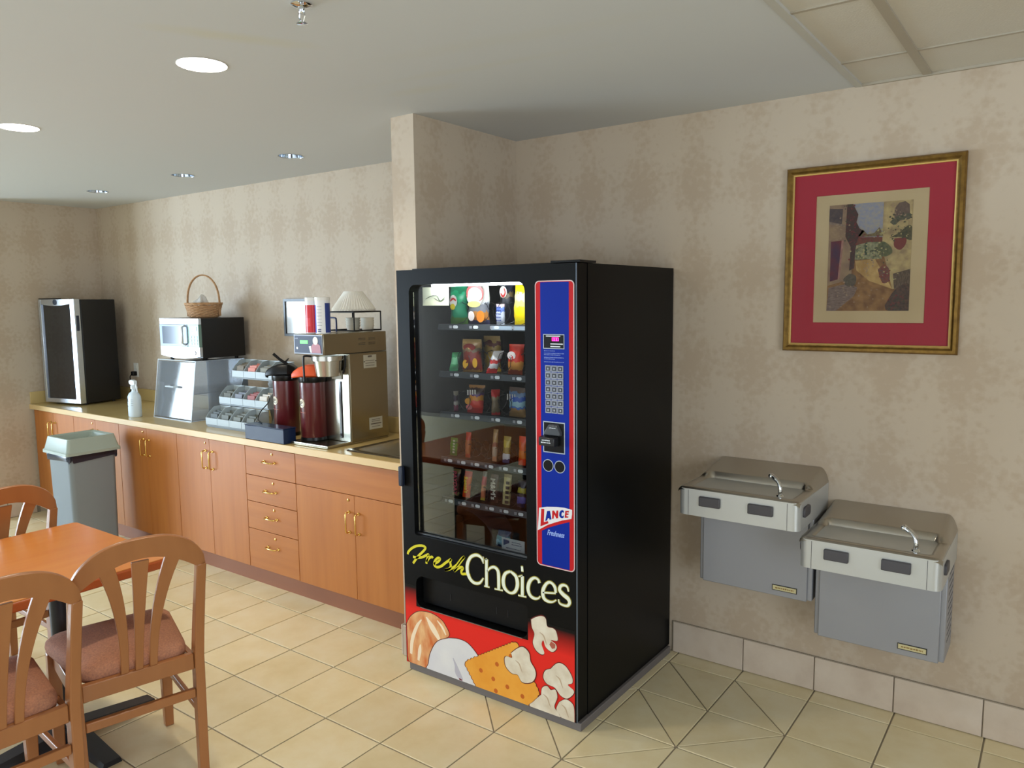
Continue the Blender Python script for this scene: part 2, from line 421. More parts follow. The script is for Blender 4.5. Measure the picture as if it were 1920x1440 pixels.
for n_, (inv, d, i, j, x0, x1, y0, y1) in enumerate(cells):
    full = abs((y1-y0)-T) < 1e-4
    if inv or n_ >= 270:
        rest.add(*tile_mesh(rect(x0+G, x1-G, y0+G, y1-G))); continue
    if full and (i, j) in diag:
        a, b_, c_, d_ = (x0+G, y0+G), (x1-G, y0+G), (x1-G, y1-G), (x0+G, y1-G); g = 0.004
        if diag[(i, j)] == 0: tri = [[(a[0], a[1]), (b_[0]-g, b_[1]), (d_[0], d_[1]-g)], [(b_[0], b_[1]+g), c_, (d_[0]+g, d_[1])]]
        else: tri = [[(a[0]+g, a[1]), b_, (c_[0], c_[1]-g)], [(a[0], a[1]+g), (c_[0]-g, c_[1]), d_]]
        for t in tri: MB().add(*tile_mesh(t)).build('floor_tile', TILEM, FLOOR)
        continue
    if full:
        cx, cy = (x0+x1)/2, (y0+y1)/2
        if first_tile is None:
            first_tile = bm_.build('floor_tile', TILEM, FLOOR, local=True); o = first_tile
        else:
            o = first_tile.copy(); C.objects.link(o); o.parent = FLOOR
        o.location = (cx, cy, random.uniform(-0.0005, 0.0003))
    else:
        MB().add(*tile_mesh(rect(x0+G, x1-G, y0+G, y1-G))).build('floor_tile', TILEM, FLOOR)
rest.build('distant_floor_tiles', TILEM, FLOOR, kind='stuff')

# tiled baseboards
BH = 0.1515
bb = struct(MB().box(0.93, 5.5, -0.006, 0, 0, BH+0.002).build('baseboard_back', GROUT))
xk = FX+8*T+0.06
xcur = 0.935
for k in range(9, 24):
    xe = min(FX+k*T-(0.0 if k < 10 else 0.003*(k-9)), 5.5)
    if xe <= xcur: continue
    MB().box(xcur+0.002, xe-0.002, -0.013, -0.003, 0.003, BH).build('base_tile', BASEM, bb, bevel=0.002); xcur = xe
    if xcur >= 5.5: break
bl = struct(MB().box(XL, XL+0.006, -0.97, -0.62, 0, BH+0.002).build('baseboard_left', GROUT))
for y0, y1 in ((-0.855, -0.645), (-0.97, -0.86)): MB().box(XL+0.003, XL+0.013, y0+0.002, y1-0.002, 0.003, BH).build('base_tile', BASEM, bl, bevel=0.002)
bp_ = struct(MB().box(-0.112, 0.036, -0.776, -0.60, 0, BH+0.002).build('baseboard_partition', GROUT))
MB().box(-0.105, 0.030, -0.783, -0.774, 0.003, BH).build('base_tile', BASEM, bp_, bevel=0.002)
MB().box(-0.119, -0.110, -0.78, -0.635, 0.003, BH).build('base_tile', BASEM, bp_, bevel=0.002)
# ------------------------------------------------------------------ base cabinets and worktop
CHERRY = M('cherry_laminate', (166, 98, 42), 0.42, vary=((186, 118, 56), 1.4, 0.9), spec=0.35, stretch=(14, 14, 0.9))
CHERRYH = M('cherry_laminate_across', (166, 98, 42), 0.42, vary=((186, 118, 56), 1.4, 0.9), spec=0.35, stretch=(0.9, 14, 14))
CARC = M('cabinet_carcass', (120, 66, 34), 0.6)
TOEM = M('toe_kick_laminate', (136, 84, 56), 0.5, vary=((150, 94, 62), 2, 0.6))
BRASS = M('polished_brass', (226, 190, 110), 0.22, 1.0)
ZT, ZB, YF = 0.855, 0.11, -0.62
def pull(parent, x, z0, z1, vert=True):
    b = MB(); y = YF
    if vert: pts = [(x, y+0.002, z1), (x, y-0.022, z1), (x, y-0.028, z1-0.008), (x, y-0.028, z0+0.008), (x, y-0.022, z0), (x, y+0.002, z0)]
    else: pts = [(z0, y+0.002, x), (z0, y-0.022, x), (z0+0.008, y-0.028, x), (z1-0.008, y-0.028, x), (z1, y-0.022, x), (z1, y+0.002, x)]
    b.tube(pts, 0.0042, 8)
    for p in (pts[0], pts[-1]): b.lathe([(0.009, -0.002), (0.007, -0.006)], (p[0], y, p[2]), 12, 'y')
    return b.build('handle', BRASS, parent, smooth=50)
def lock(parent, x, z):
    return MB().lathe([(0.007, 0.0), (0.007, -0.004), (0.004, -0.005)], (x, YF, z), 14, 'y').build('lock', BRASS, parent, smooth=40)
def cab(x0, x1, label, top=0.855):
    t = thing('base_cabinet', label, 'cabinet', ((x0+x1)/2, -0.31, 0), 0, 'base cabinets under the worktop')
    MB().box(x0+0.001, x1-0.001, YF+0.02, -0.005, ZB, top).build('carcass', CARC, t)
    MB().box(x0, x1, -0.575, -0.56, 0.0, ZB).build('toe_kick', TOEM, t)
    return t
def doors(t, x0, xm, x1, z0, z1, hz, lk, dx=0.042):
    d1 = MB().box(x0+0.002, xm-0.0012, YF, YF+0.019, z0, z1).build('door', CHERRY, t, bevel=0.0012)
    d2 = MB().box(xm+0.0012, x1-0.002, YF, YF+0.019, z0, z1).build('door', CHERRY, t, bevel=0.0012)
    pull(d1, xm-dx, hz-0.11, hz); pull(d2, xm+dx*0.75, hz-0.11, hz)
    if lk: lock(d1, xm-0.045, z1-0.028)
X1 = [-4.37, -3.70, -3.02, -2.277, -1.536]
labs = ['cherry cabinet with brass pulls against left wall, below the small black fridge', 'cherry cabinet partly hidden behind the grey rubbish bin', 'two-door cherry cabinet just right of the grey bin', 'two-door cherry cabinet left of the drawer unit']
for k in range(4):
    t = cab(X1[k], X1[k+1], labs[k])
    doors(t, X1[k], (X1[k]+X1[k+1])/2+(0.0 if k > 1 else 0.0), X1[k+1], ZB+0.002, ZT-0.004, 0.775, k > 0)
t = cab(-1.536, -1.073, 'cherry drawer unit with four brass-handled drawers below the coffee maker')
zz = [0.112, 0.351, 0.519, 0.679, 0.851]
for k in range(4):
    d = MB().box(-1.534, -1.075, YF, YF+0.019, zz[k]+0.0015, zz[k+1]-0.0015).build('drawer', CHERRYH, t, bevel=0.0012)
    hz = {0: 0.262, 1: 0.44, 2: 0.60, 3: 0.775}[k]
    pull(d, hz, -1.352, -1.258, False); lock(d, -1.28, min(zz[k+1]-0.028, hz+0.058))
t = cab(-1.073, -0.108, 'wide cherry sink cabinet with false front panel beside the vending machine', 0.735)
MB().box(-1.071, -0.110, YF, YF+0.019, 0.680, 0.851).build('front_panel', CHERRYH, t, bevel=0.0012)
doors(t, -1.073, -0.597, -0.108, ZB+0.002, 0.677, 0.585, True)

TOPM = M('tan_laminate_worktop', (200, 172, 112), 0.25, vary=((208, 184, 126), 6, 0.6), coat=0.3)
EDGE = M('worktop_edge_strip', (214, 184, 132), 0.35)
wt = thing('worktop', 'long tan laminate worktop running over the cherry cabinets', 'worktop', (-2.2, -0.32, 0.876))
sx0, sx1, sy0, sy1 = -0.715, -0.175, -0.555, -0.115
b = MB(); Z0, Z1 = 0.858, 0.897
b.box(XL+0.002, sx0, -0.632, -0.002, Z0, Z1); b.box(sx1, -0.108, -0.632, -0.002, Z0, Z1); b.box(sx0, sx1, -0.632, sy0, Z0, Z1); b.box(sx0, sx1, sy1, -0.002, Z0, Z1)
b.build('top', TOPM, wt)
MB().box(XL+0.002, -0.108, -0.642, -0.632, Z0, Z1).build('front_edge', EDGE, wt, bevel=0.002)
MB().box(XL+0.016, -0.108, -0.016, -0.002, Z1, 0.995).build('backsplash', TOPM, wt, bevel=0.002)
MB().box(XL+0.002, XL+0.009, -0.632, -0.017, Z1, 0.995).build('side_splash', TOPM, wt, bevel=0.002)

STEEL = M('brushed_steel', (178, 172, 158), 0.26, 1.0, bump=(40, 0.03), stretch=(1, 1, 30))
CHROME = M('chrome', (220, 224, 228), 0.08, 1.0)
sk = thing('kitchen_sink', 'stainless steel drop-in sink beside the vending machine', 'sink', (-0.445, -0.335, 0.897))
b = MB(); o_ = 0.016
outer = rrect(sx0-0.01, sx1+0.01, sy0-0.01, sy1+0.01, 0.03, 5); inn = rrect(sx0+0.03, sx1-0.03, sy0+0.03, sy1-0.03, 0.05, 5)
bot = rrect(sx0+0.05, sx1-0.05, sy0+0.05, sy1-0.05, 0.06, 5)
b.loft([[(x, y, 0.8975) for x, y in outer], [(x, y, 0.902) for x, y in rrect(sx0-0.004, sx1+0.004, sy0-0.004, sy1+0.004, 0.03, 5)], [(x, y, 0.900) for x, y in inn], [(x, y, 0.885) for x, y in rrect(sx0+0.034, sx1-0.034, sy0+0.034, sy1-0.034, 0.05, 5)], [(x, y, 0.742) for x, y in bot]], cap=False)
b.add([(x, y, 0.742) for x, y in bot], [tuple(range(len(bot)))])
b.build('basin', STEEL, sk, smooth=45)
MB().lathe([(0.04, 0.743), (0.04, 0.746), (0.028, 0.7445)], (-0.44, -0.33, 0), 20).build('drain', CHROME, sk, smooth=40)
fa = thing('faucet', 'chrome sink faucet standing behind the steel basin', 'faucet', (-0.42, -0.13, 0.901))
fb = MB().lathe([(0.026, 0.901), (0.026, 0.913), (0.016, 0.92), (0.015, 0.955)], (-0.42, -0.13, 0), 18).build('faucet_base', CHROME, fa, smooth=40)
MB().tube(catmull([(-0.42, -0.13, 0.95), (-0.42, -0.135, 0.985), (-0.42, -0.18, 1.0), (-0.42, -0.25, 0.995), (-0.42, -0.262, 0.975)], 5), 0.010, 10).build('spout', CHROME, fa, smooth=60)
MB().tube([(-0.47, -0.128, 0.902), (-0.47, -0.128, 0.925), (-0.50, -0.14, 0.935)], 0.008, 8).build('faucet_handle', CHROME, fa, smooth=60)
MB().tube([(-0.37, -0.128, 0.902), (-0.37, -0.128, 0.925), (-0.34, -0.14, 0.935)], 0.008, 8).build('faucet_handle', CHROME, fa, smooth=60)

# ------------------------------------------------------------------ vending machine
BLK = M('black_powder_coat', (9, 10, 11), 0.38, bump=(300, 0.05), spec=0.14)
BLK2 = M('black_plastic', (12, 13, 15), 0.30, spec=0.3)
INNER = M('machine_interior', (13, 14, 15), 0.5, spec=0.2)
GREYB = M('grey_plinth', (112, 106, 104), 0.6)
vm = thing('vending_machine', 'tall black snack vending machine with lit glass front standing against back wall', 'vending machine', (0.46, -0.43, 0))
YD = -0.869; YC = -0.785
b = MB()
b.box(0.0, 0.05, YC, -0.015, 0.035, 1.828); b.box(0.70, 0.919, YC, -0.015, 0.035, 1.828)
b.box(0.05, 0.70, YC, -0.015, 0.035, 0.62); b.box(0.05, 0.70, YC, -0.015, 1.79, 1.828); b.box(0.05, 0.70, -0.16, -0.015, 0.62, 1.79)
b.build('cabinet_body', BLK, vm)
MB().box(0.012, 0.932, -0.862, -0.03, 0.0, 0.034).build('plinth', GREYB, vm, bevel=0.003)
MB().box(0.80, 0.93, -0.86, -0.74, 1.8285, 1.838).build('hinge_cover', BLK2, vm, bevel=0.002)
MB().box(0.03, 0.79, -0.80, -0.76, 1.8285, 1.834).build('top_seam', BLK2, vm, bevel=0.001)
b = MB(); y0, y1 = YD, YC-0.003
b.box(0.0, 0.072, y0, y1, 0.036, 1.826); b.box(0.686, 0.917, y0, y1, 0.036, 1.826)
b.box(0.072, 0.686, y0, y1, 1.762, 1.826); b.box(0.072, 0.686, y0, y1, 0.463, 0.650); b.box(0.072, 0.686, y0, y1, 0.036, 0.318)
def fillet(cx, cz, r, a0):
    """spandrel that rounds an inner corner"""
    c = {0: (cx+r, cz+r), 1: (cx-r, cz+r), 2: (cx-r, cz-r), 3: (cx+r, cz-r)}[a0]
    pts = [c]+[(cx+r*math.cos(a0*PI/2+PI/2*i/6), cz+r*math.sin(a0*PI/2+PI/2*i/6)) for i in range(7)]
    b.prism(pts, y0, y1)
r = 0.035
fillet(0.686-r, 1.762-r, r, 0); fillet(0.072+r, 1.762-r, r, 1); fillet(0.072+0.012, 0.65+0.012, 0.012, 2); fillet(0.686-0.012, 0.65+0.012, 0.012, 3)
r = 0.04
fillet(0.072+r, 0.463-r, r, 1); fillet(0.072+r, 0.318+r, r, 2); fillet(0.686-r, 0.318+r, r, 3); fillet(0.686-0.02, 0.463-0.02, 0.02, 0)
door = b.build('door_frame', BLK, vm)
MB().box(0.9172, 0.9192, YD, YD+0.006, 0.036, 1.826).build('door_edge_glint', M('door_edge_highlight', (120, 136, 156), 0.35, 0.6), vm)  # added pale strip painting the window's highlight along the door's right edge
VGL = glassy('display_glass', (248, 250, 252), 0.9, 0.0, 0.01, 1.38)
MB().box(0.0725, 0.6855, -0.842, -0.838, 0.6505, 1.7615).build('glass_pane', VGL, vm)
ALU = M('aluminium_bead', (150, 156, 162), 0.3, 1.0)
b = MB()
b.box(0.0725, 0.686, -0.852, -0.843, 0.652, 0.658); b.box(0.6815, 0.686, -0.852, -0.843, 0.658, 1.73)
b.build('glass_bead', ALU, vm)
MB().box(-0.001, 0.022, -0.892, -0.87, 0.868, 0.958).build('door_handle', M('handle_plastic', (26, 34, 52), 0.35), vm, bevel=0.005)
# delivery bin behind the flap
b = MB(); b.box(0.073, 0.685, -0.79, -0.785, 0.319, 0.462)
b.build('chute_back', BLK2, vm)
fl = MB().box(0.078, 0.68, -0.832, -0.822, 0.325, 0.458).build('delivery_flap', M('flap_plastic', (13, 14, 16), 0.42, spec=0.2), vm, bevel=0.004)
for x in (0.245, 0.50, 0.56): MB().box(x, x+0.002, -0.8335, -0.832, 0.37, 0.40).build('moulded_mark', M('mould_mark', (42, 44, 48), 0.4), fl)
# printed lower panel
def redgrad():
    m = bpy.data.materials.new('printed_red_fade'); m.use_nodes = True; nt = m.node_tree; N = nt.nodes; L = nt.links
    p = N['Principled BSDF']; p.inputs['Roughness'].default_value = 0.35; p.inputs['Specular IOR Level'].default_value = 0.2
    tc = N.new('ShaderNodeTexCoord'); sp = N.new('ShaderNodeSeparateXYZ'); L.new(tc.outputs['Object'], sp.inputs[0])
    mr = N.new('ShaderNodeMapRange'); mr.inputs['From Min'].default_value = 0.30; mr.inputs['From Max'].default_value = 0.40; L.new(sp.outputs['Z'], mr.inputs['Value'])
    r = N.new('ShaderNodeValToRGB'); r.color_ramp.elements[0].color = lin((226, 44, 36)); r.color_ramp.elements[1].color = lin((12, 13, 15))
    L.new(mr.outputs[0], r.inputs['Fac']); L.new(r.outputs['Color'], p.inputs['Base Color']); return m
RG = redgrad()
b = MB(); yp = YD-0.0006
b.box(0.003, 0.909, yp, YD, 0.037, 0.3165); b.box(0.003, 0.070, yp, YD, 0.3165, 0.41); b.box(0.688, 0.909, yp, YD, 0.3165, 0.41)
b.build('printed_panel', RG, vm)
MB().tube([(0.095, YD-0.001, 0.317), (0.66, YD-0.001, 0.317)], 0.0018, 6).build('flap_bead', ALU, vm)
def decal(name, poly, d, mat, smooth_pts=True, clip=True, parent=None):
    P = [tuple(v)[:2] for v in catmull([Vector((p[0], p[1], 0)) for p in poly+[poly[0]]], 5)[:-1]] if smooth_pts else poly
    if clip: P = [(min(max(x, 0.004), 0.9085), max(z, 0.0375)) for x, z in P]
    return MB().prism(P, YD-d, YD-d+0.0005).build(name, mat, parent or vm)
OUTL = M('print_outline', (96, 22, 18), 0.35)
def grown(poly, k):
    cx = sum(p[0] for p in poly)/len(poly); cz = sum(p[1] for p in poly)/len(poly)
    return [(cx+(x-cx)*k, cz+(z-cz)*k) for x, z in poly]
danish = [(0.008, 0.219), (0.03, 0.256), (0.072, 0.289), (0.119, 0.302), (0.17, 0.303), (0.215, 0.290), (0.242, 0.268), (0.263, 0.226), (0.206, 0.189), (0.165, 0.134), (0.147, 0.085), (0.139, 0.028), (0.022, 0.032), (0.011, 0.129)]
donut = [(0.262, 0.215), (0.317, 0.225), (0.37, 0.219), (0.421, 0.182), (0.441, 0.145), (0.434, 0.037), (0.413, 0.029), (0.323, 0.03), (0.139, 0.029), (0.138, 0.064), (0.154, 0.122), (0.195, 0.182)]
cracker = [(0.365, 0.141), (0.426, 0.179), (0.613, 0.29), (0.637, 0.29), (0.641, 0.271), (0.743, 0.11), (0.71, 0.035), (0.6, 0.025), (0.418, 0.03), (0.352, 0.12)]
p1 = [(0.704, 0.408), (0.723, 0.422), (0.755, 0.436), (0.775, 0.429), (0.782, 0.399), (0.809, 0.398), (0.824, 0.387), (0.83, 0.353), (0.799, 0.347), (0.822, 0.335), (0.824, 0.316), (0.803, 0.299), (0.774, 0.311), (0.763, 0.336), (0.754, 0.317), (0.767, 0.285), (0.753, 0.275), (0.726, 0.286), (0.712, 0.314), (0.72, 0.352), (0.708, 0.377)]
p2 = [(0.603, 0.24), (0.637, 0.27), (0.665, 0.282), (0.693, 0.265), (0.7, 0.231), (0.721, 0.204), (0.725, 0.177), (0.711, 0.149), (0.682, 0.133), (0.654, 0.132), (0.635, 0.155), (0.606, 0.153), (0.577, 0.172), (0.569, 0.202), (0.578, 0.219), (0.607, 0.221)]
p3 = [(0.798, 0.227), (0.821, 0.253), (0.843, 0.263), (0.87, 0.255), (0.896, 0.223), (0.898, 0.197), (0.878, 0.183), (0.904, 0.168), (0.9, 0.149), (0.873, 0.125), (0.843, 0.129), (0.816, 0.153), (0.78, 0.158), (0.762, 0.18), (0.771, 0.211)]
p4 = [(0.752, 0.105), (0.757, 0.135), (0.78, 0.15), (0.798, 0.139), (0.82, 0.146), (0.829, 0.117), (0.815, 0.073), (0.838, 0.048), (0.833, 0.037), (0.7, 0.037), (0.715, 0.065)]
p5 = [(0.838, 0.1), (0.869, 0.121), (0.9, 0.111), (0.908, 0.083), (0.908, 0.037), (0.842, 0.037), (0.824, 0.064)]
DAN = M('printed_pastry', (204, 96, 36), 0.35, vary=((238, 196, 140), 9, 1.3), stretch=(2.2, 1, 0.9))
DON = M('printed_white_icing', (228, 228, 226), 0.35, vary=((206, 206, 214), 7, 0.8))
CRK = M('printed_cracker', (228, 148, 40), 0.35, vary=((240, 172, 66), 12, 0.8))
POP = M('printed_popcorn', (236, 230, 212), 0.35, vary=((206, 190, 164), 22, 0.8))
d_ = decal('printed_pastry', danish, 0.0012, DAN)
decal('print_outline', grown(danish, 1.03), 0.0009, OUTL)
WH = M('printed_glaze_streak', (246, 226, 196), 0.35)
for q in ([(0.03, 0.08, 0.014), (0.04, 0.15, 0.02), (0.07, 0.22, 0.016), (0.10, 0.26, 0.006)], [(0.075, 0.06, 0.012), (0.085, 0.11, 0.02), (0.09, 0.14, 0.006)], [(0.13, 0.28, 0.006), (0.165, 0.24, 0.03), (0.20, 0.20, 0.02), (0.205, 0.185, 0.004)], [(0.195, 0.28, 0.004), (0.225, 0.255, 0.012), (0.245, 0.225, 0.006)]):
    MB().ribbon(q, YD-0.0015, YD-0.0011).build('printed_streak', WH, d_)
decal('print_outline', grown(donut, 1.03), 0.0016, OUTL)
d_ = decal('printed_donut', donut, 0.0019, DON)
MB().ribbon([(0.285, 0.13, 0.004), (0.30, 0.10, 0.014), (0.31, 0.07, 0.03), (0.33, 0.045, 0.02), (0.335, 0.04, 0.004)], YD-0.0023, YD-0.0018).build('printed_fold', M('printed_fold', (186, 184, 196), 0.35), d_)
MB().prism([(0.318, 0.048), (0.336, 0.044), (0.336, 0.04), (0.318, 0.04)], YD-0.0026, YD-0.0021).build('printed_filling', M('printed_filling', (120, 28, 34), 0.35), d_)
# cracker with scalloped upper edge
sc = []
for a, c_ in zip(cracker, cracker[1:]+cracker[:1]):
    Lg = math.hypot(c_[0]-a[0], c_[1]-a[1]); n = max(2, int(Lg/0.009))
    for k in range(n):
        t = k/n; nx, nz = (c_[1]-a[1])/Lg, -(c_[0]-a[0])/Lg; w = 0.0022*math.cos(2*PI*k/2)
        sc.append((a[0]+(c_[0]-a[0])*t+nx*w, a[1]+(c_[1]-a[1])*t+nz*w))
decal('print_outline', grown(sc, 1.02), 0.0021, OUTL, False)
d_ = decal('printed_cracker', sc, 0.0024, CRK, False)
HOL = M('printed_cracker_hole', (196, 96, 24), 0.4)
for (x, z) in ((0.441, 0.118), (0.528, 0.17), (0.507, 0.099), (0.581, 0.086), (0.658, 0.068), (0.60, 0.225), (0.52, 0.05)):
    MB().lathe([(0.010, -0.0027), (0.010, -0.0022)], (x, YD, z), 12, 'y').build('printed_hole', HOL, d_)
for P_, dd in ((p1, 0.0012), (p2, 0.0030), (p3, 0.0014), (p4, 0.0033), (p5, 0.0027)):
    decal('print_outline', grown(P_, 1.05), dd-0.0003, OUTL)
    d_ = decal('printed_popcorn', P_, dd, POP)
    cx = sum(p[0] for p in P_)/len(P_); cz = sum(p[1] for p in P_)/len(P_)
    MB().ribbon([(cx-0.022, cz+0.014, 0.002), (cx-0.004, cz+0.004, 0.006), (cx+0.006, cz-0.018, 0.004), (cx+0.012, cz-0.03, 0.001)], YD-dd-0.0004, YD-dd+0.0001).build('printed_crease', M('printed_crease', (190, 168, 140), 0.4), d_)
MB().prism([(0.800, 0.342), (0.820, 0.334), (0.818, 0.318), (0.805, 0.312), (0.792, 0.326)], YD-0.0018, YD-0.0012).build('printed_hull', M('printed_hull', (176, 92, 72), 0.4), vm)
# words: yellow script and white serif lettering with a yellow edge
FRESH = [[(0.026, 0.551), (0.029, 0.562), (0.048, 0.581), (0.077, 0.598), (0.112, 0.607), (0.132, 0.605), (0.134, 0.597), (0.117, 0.579), (0.093, 0.557), (0.072, 0.533), (0.057, 0.515)], [(0.058, 0.546), (0.081, 0.546), (0.113, 0.554), (0.139, 0.568), (0.153, 0.573), (0.144, 0.552), (0.138, 0.529)], [(0.14, 0.538), (0.156, 0.558), (0.172, 0.567), (0.178, 0.562)], [(0.183, 0.536), (0.211, 0.554), (0.22, 0.568), (0.206, 0.568), (0.189, 0.55), (0.186, 0.532), (0.202, 0.526), (0.227, 0.536), (0.255, 0.558), (0.285, 0.579)], [(0.285, 0.579), (0.279, 0.563), (0.282, 0.547), (0.271, 0.532), (0.246, 0.522)], [(0.246, 0.522), (0.276, 0.532), (0.314, 0.557), (0.342, 0.59), (0.36, 0.604)], [(0.36, 0.604), (0.341, 0.58), (0.319, 0.552), (0.3, 0.527)], [(0.3, 0.527), (0.319, 0.542), (0.341, 0.554), (0.35, 0.551), (0.341, 0.536), (0.345, 0.525), (0.366, 0.529), (0.39, 0.528)]]
CHOICES = [[(0.46, 0.599, 8), (0.453, 0.616, 18), (0.435, 0.624, 22), (0.415, 0.621, 22), (0.394, 0.608, 24), (0.379, 0.583, 28), (0.374, 0.557, 30), (0.379, 0.529, 30), (0.395, 0.507, 26), (0.418, 0.499, 22), (0.443, 0.507, 18), (0.462, 0.531, 8)], [(0.462, 0.624, 8), (0.462, 0.594, 8)], [(0.48, 0.617, 26), (0.479, 0.582, 26), (0.478, 0.5, 26)], [(0.47, 0.611, 8), (0.483, 0.618, 10)], [(0.465, 0.497, 9), (0.494, 0.498, 9)], [(0.482, 0.564, 12), (0.5, 0.583, 16), (0.52, 0.59, 20), (0.536, 0.582, 26), (0.542, 0.562, 28), (0.542, 0.5, 26)], [(0.52, 0.497, 9), (0.563, 0.499, 9)], [(0.603, 0.589, 16), (0.577, 0.574, 24), (0.566, 0.543, 30), (0.573, 0.512, 28), (0.599, 0.497, 16), (0.625, 0.508, 24), (0.638, 0.539, 30), (0.631, 0.573, 28), (0.603, 0.589, 16)], [(0.657, 0.611, 40), (0.668, 0.612, 40)], [(0.663, 0.582, 26), (0.662, 0.5, 26)], [(0.643, 0.576, 8), (0.664, 0.583, 12)], [(0.641, 0.496, 9), (0.682, 0.498, 9)], [(0.746, 0.57, 24), (0.74, 0.583, 18), (0.724, 0.587, 18), (0.706, 0.576, 24), (0.694, 0.555, 28), (0.691, 0.531, 28), (0.701, 0.509, 24), (0.721, 0.501, 20), (0.74, 0.506, 12), (0.75, 0.517, 7)], [(0.762, 0.535, 11), (0.823, 0.545, 11)], [(0.823, 0.547, 18), (0.819, 0.57, 24), (0.801, 0.584, 18), (0.783, 0.578, 20), (0.767, 0.555, 26), (0.762, 0.532, 28), (0.768, 0.512, 26), (0.787, 0.504, 20), (0.809, 0.507, 12), (0.826, 0.519, 7)], [(0.882, 0.565, 9), (0.877, 0.582, 14), (0.862, 0.587, 18), (0.846, 0.579, 22), (0.842, 0.562, 26), (0.858, 0.548, 30), (0.879, 0.537, 30), (0.887, 0.522, 24), (0.877, 0.507, 18), (0.855, 0.505, 14), (0.84, 0.51, 12), (0.836, 0.524, 8)]]
YEL = M('printed_yellow', (214, 204, 44), 0.35); CRM = M('printed_cream', (232, 238, 218), 0.35); YEDGE = M('printed_yellow_edge', (150, 140, 40), 0.4)
wf = MB()
for s_ in FRESH: wf.ribbon([(x, z, 0.0115) for x, z in s_], YD-0.0014, YD-0.0009)
wf.build('lettering_fresh', YEL, vm)
wc = MB(); we = MB()
for s_ in CHOICES:
    wc.ribbon([(x, z, w*0.00052) for x, z, w in s_], YD-0.0020, YD-0.0015)
    we.ribbon([(x, z, w*0.00052+0.006) for x, z, w in s_], YD-0.0007, YD-0.0003)
wc.build('lettering_choices', CRM, vm); we.build('lettering_edge', YEDGE, vm)
# control column
sel = MB().prism(rrect(0.735, 0.911, 0.646, 1.764, 0.018), YD-0.0012, YD).build('selector_panel', M('printed_pale_border', (216, 190, 190), 0.4, spec=0.15), vm)
RED = M('printed_red', (190, 34, 38), 0.4, spec=0.15); BLU = M('printed_blue', (14, 42, 146), 0.4, spec=0.12)
MB().prism(rrect(0.739, 0.907, 0.650, 1.760, 0.015), YD-0.0016, YD-0.0011).build('red_stripe', RED, sel)
MB().box(0.760, 0.888, YD-0.0020, YD-0.0015, 0.652, 1.758).build('blue_field', BLU, sel)
GREYL = M('printed_grey_line', (168, 178, 190), 0.4)
dsp = MB().box(0.773, 0.868, YD-0.0026, YD-0.0019, 1.506, 1.562).build('display_window', GREYL, sel)
MB().box(0.776, 0.865, YD-0.0030, YD-0.0025, 1.509, 1.559).build('display_glass', BLK2, sel)
b = MB()
for k in range(3): b.tube([(0.815+k*0.010, YD-0.0032, 1.537), (0.8145+k*0.010, YD-0.0032, 1.549), (0.8215+k*0.010, YD-0.0032, 1.549), (0.822+k*0.010, YD-0.0032, 1.537)], 0.0014, 6, True)
b.build('lit_digits', M('magenta_led', (255, 40, 150), 0.4, emit=6.0), sel)
WPR = M('printed_white', (214, 220, 226), 0.4)
for a_, c_, z_ in ((0.786, 0.850, 1.5545), (0.806, 0.862, 1.525), (0.806, 0.85, 1.515)): MB().box(a_, c_, YD-0.0035, YD-0.0030, z_-0.002, z_+0.002).build('display_print', WPR, sel)
b = MB()
for z, x1 in ((1.498, 0.825), (1.489, 0.866), (1.483, 0.85), (1.473, 0.866), (1.467, 0.825), (1.456, 0.866)): squig(b, 0.776, x1, z, YD-0.0020, 0.0034, 0.0016)
b.build('instruction_print', M('printed_pale_blue', (120, 140, 200), 0.4), sel)
KEYF = M('key_frame', (150, 156, 166), 0.4); KEYB = M('key_cap', (52, 56, 66), 0.4)
for r_i in range(7):
    for c_i in range(3):
        kx = 0.782+c_i*0.0278; kz = 1.443-r_i*0.0266
        k_ = MB().box(kx, kx+0.0255, YD-0.0040, YD-0.0019, kz-0.0245, kz).build('key', KEYF, sel)
        kk = MB().box(kx+0.004, kx+0.0215, YD-0.0052, YD-0.0039, kz-0.0205, kz-0.004); kk.build('key_cap', KEYB, sel)
        MB().box(kx+0.010, kx+0.0165, YD-0.0055, YD-0.0051, kz-0.0165, kz-0.009).build('key_mark', KEYF, sel)
# bill acceptor and coin openings
MB().box(0.770, 0.869, YD-0.0024, YD-0.0019, 1.104, 1.226).build('bill_plate_border', GREYL, sel)
MB().box(0.774, 0.865, YD-0.0030, YD-0.0023, 1.108, 1.222).build('bill_plate', BLK2, sel)
b = MB(); b.hexa([(0.782, YD-0.003, 1.178), (0.857, YD-0.003, 1.178), (0.857, YD-0.002, 1.178), (0.782, YD-0.002, 1.178)], [(0.79, YD-0.003, 1.216), (0.85, YD-0.003, 1.216), (0.85, YD-0.002, 1.216), (0.79, YD-0.002, 1.216)])
GRP = M('bill_guide_grey', (58, 62, 66), 0.35)
MB().loft([[(0.780, YD-0.003, 1.176), (0.858, YD-0.003, 1.176), (0.858, YD-0.003, 1.190), (0.842, YD-0.003, 1.218), (0.798, YD-0.003, 1.218), (0.780, YD-0.003, 1.190)],
           [(0.784, YD-0.018, 1.176), (0.854, YD-0.018, 1.176), (0.854, YD-0.018, 1.186), (0.838, YD-0.012, 1.212), (0.802, YD-0.012, 1.212), (0.784, YD-0.018, 1.186)]]).build('bill_slot_guide', GRP, sel, bevel=0.002)
MB().loft([[(0.768, YD-0.003, 1.132), (0.842, YD-0.003, 1.132), (0.842, YD-0.003, 1.172), (0.768, YD-0.003, 1.172)],
           [(0.770, YD-0.036, 1.136), (0.840, YD-0.036, 1.136), (0.840, YD-0.036, 1.168), (0.770, YD-0.036, 1.168)]]).build('bill_tray', M('bill_tray_black', (30, 32, 34), 0.3), sel, bevel=0.003)
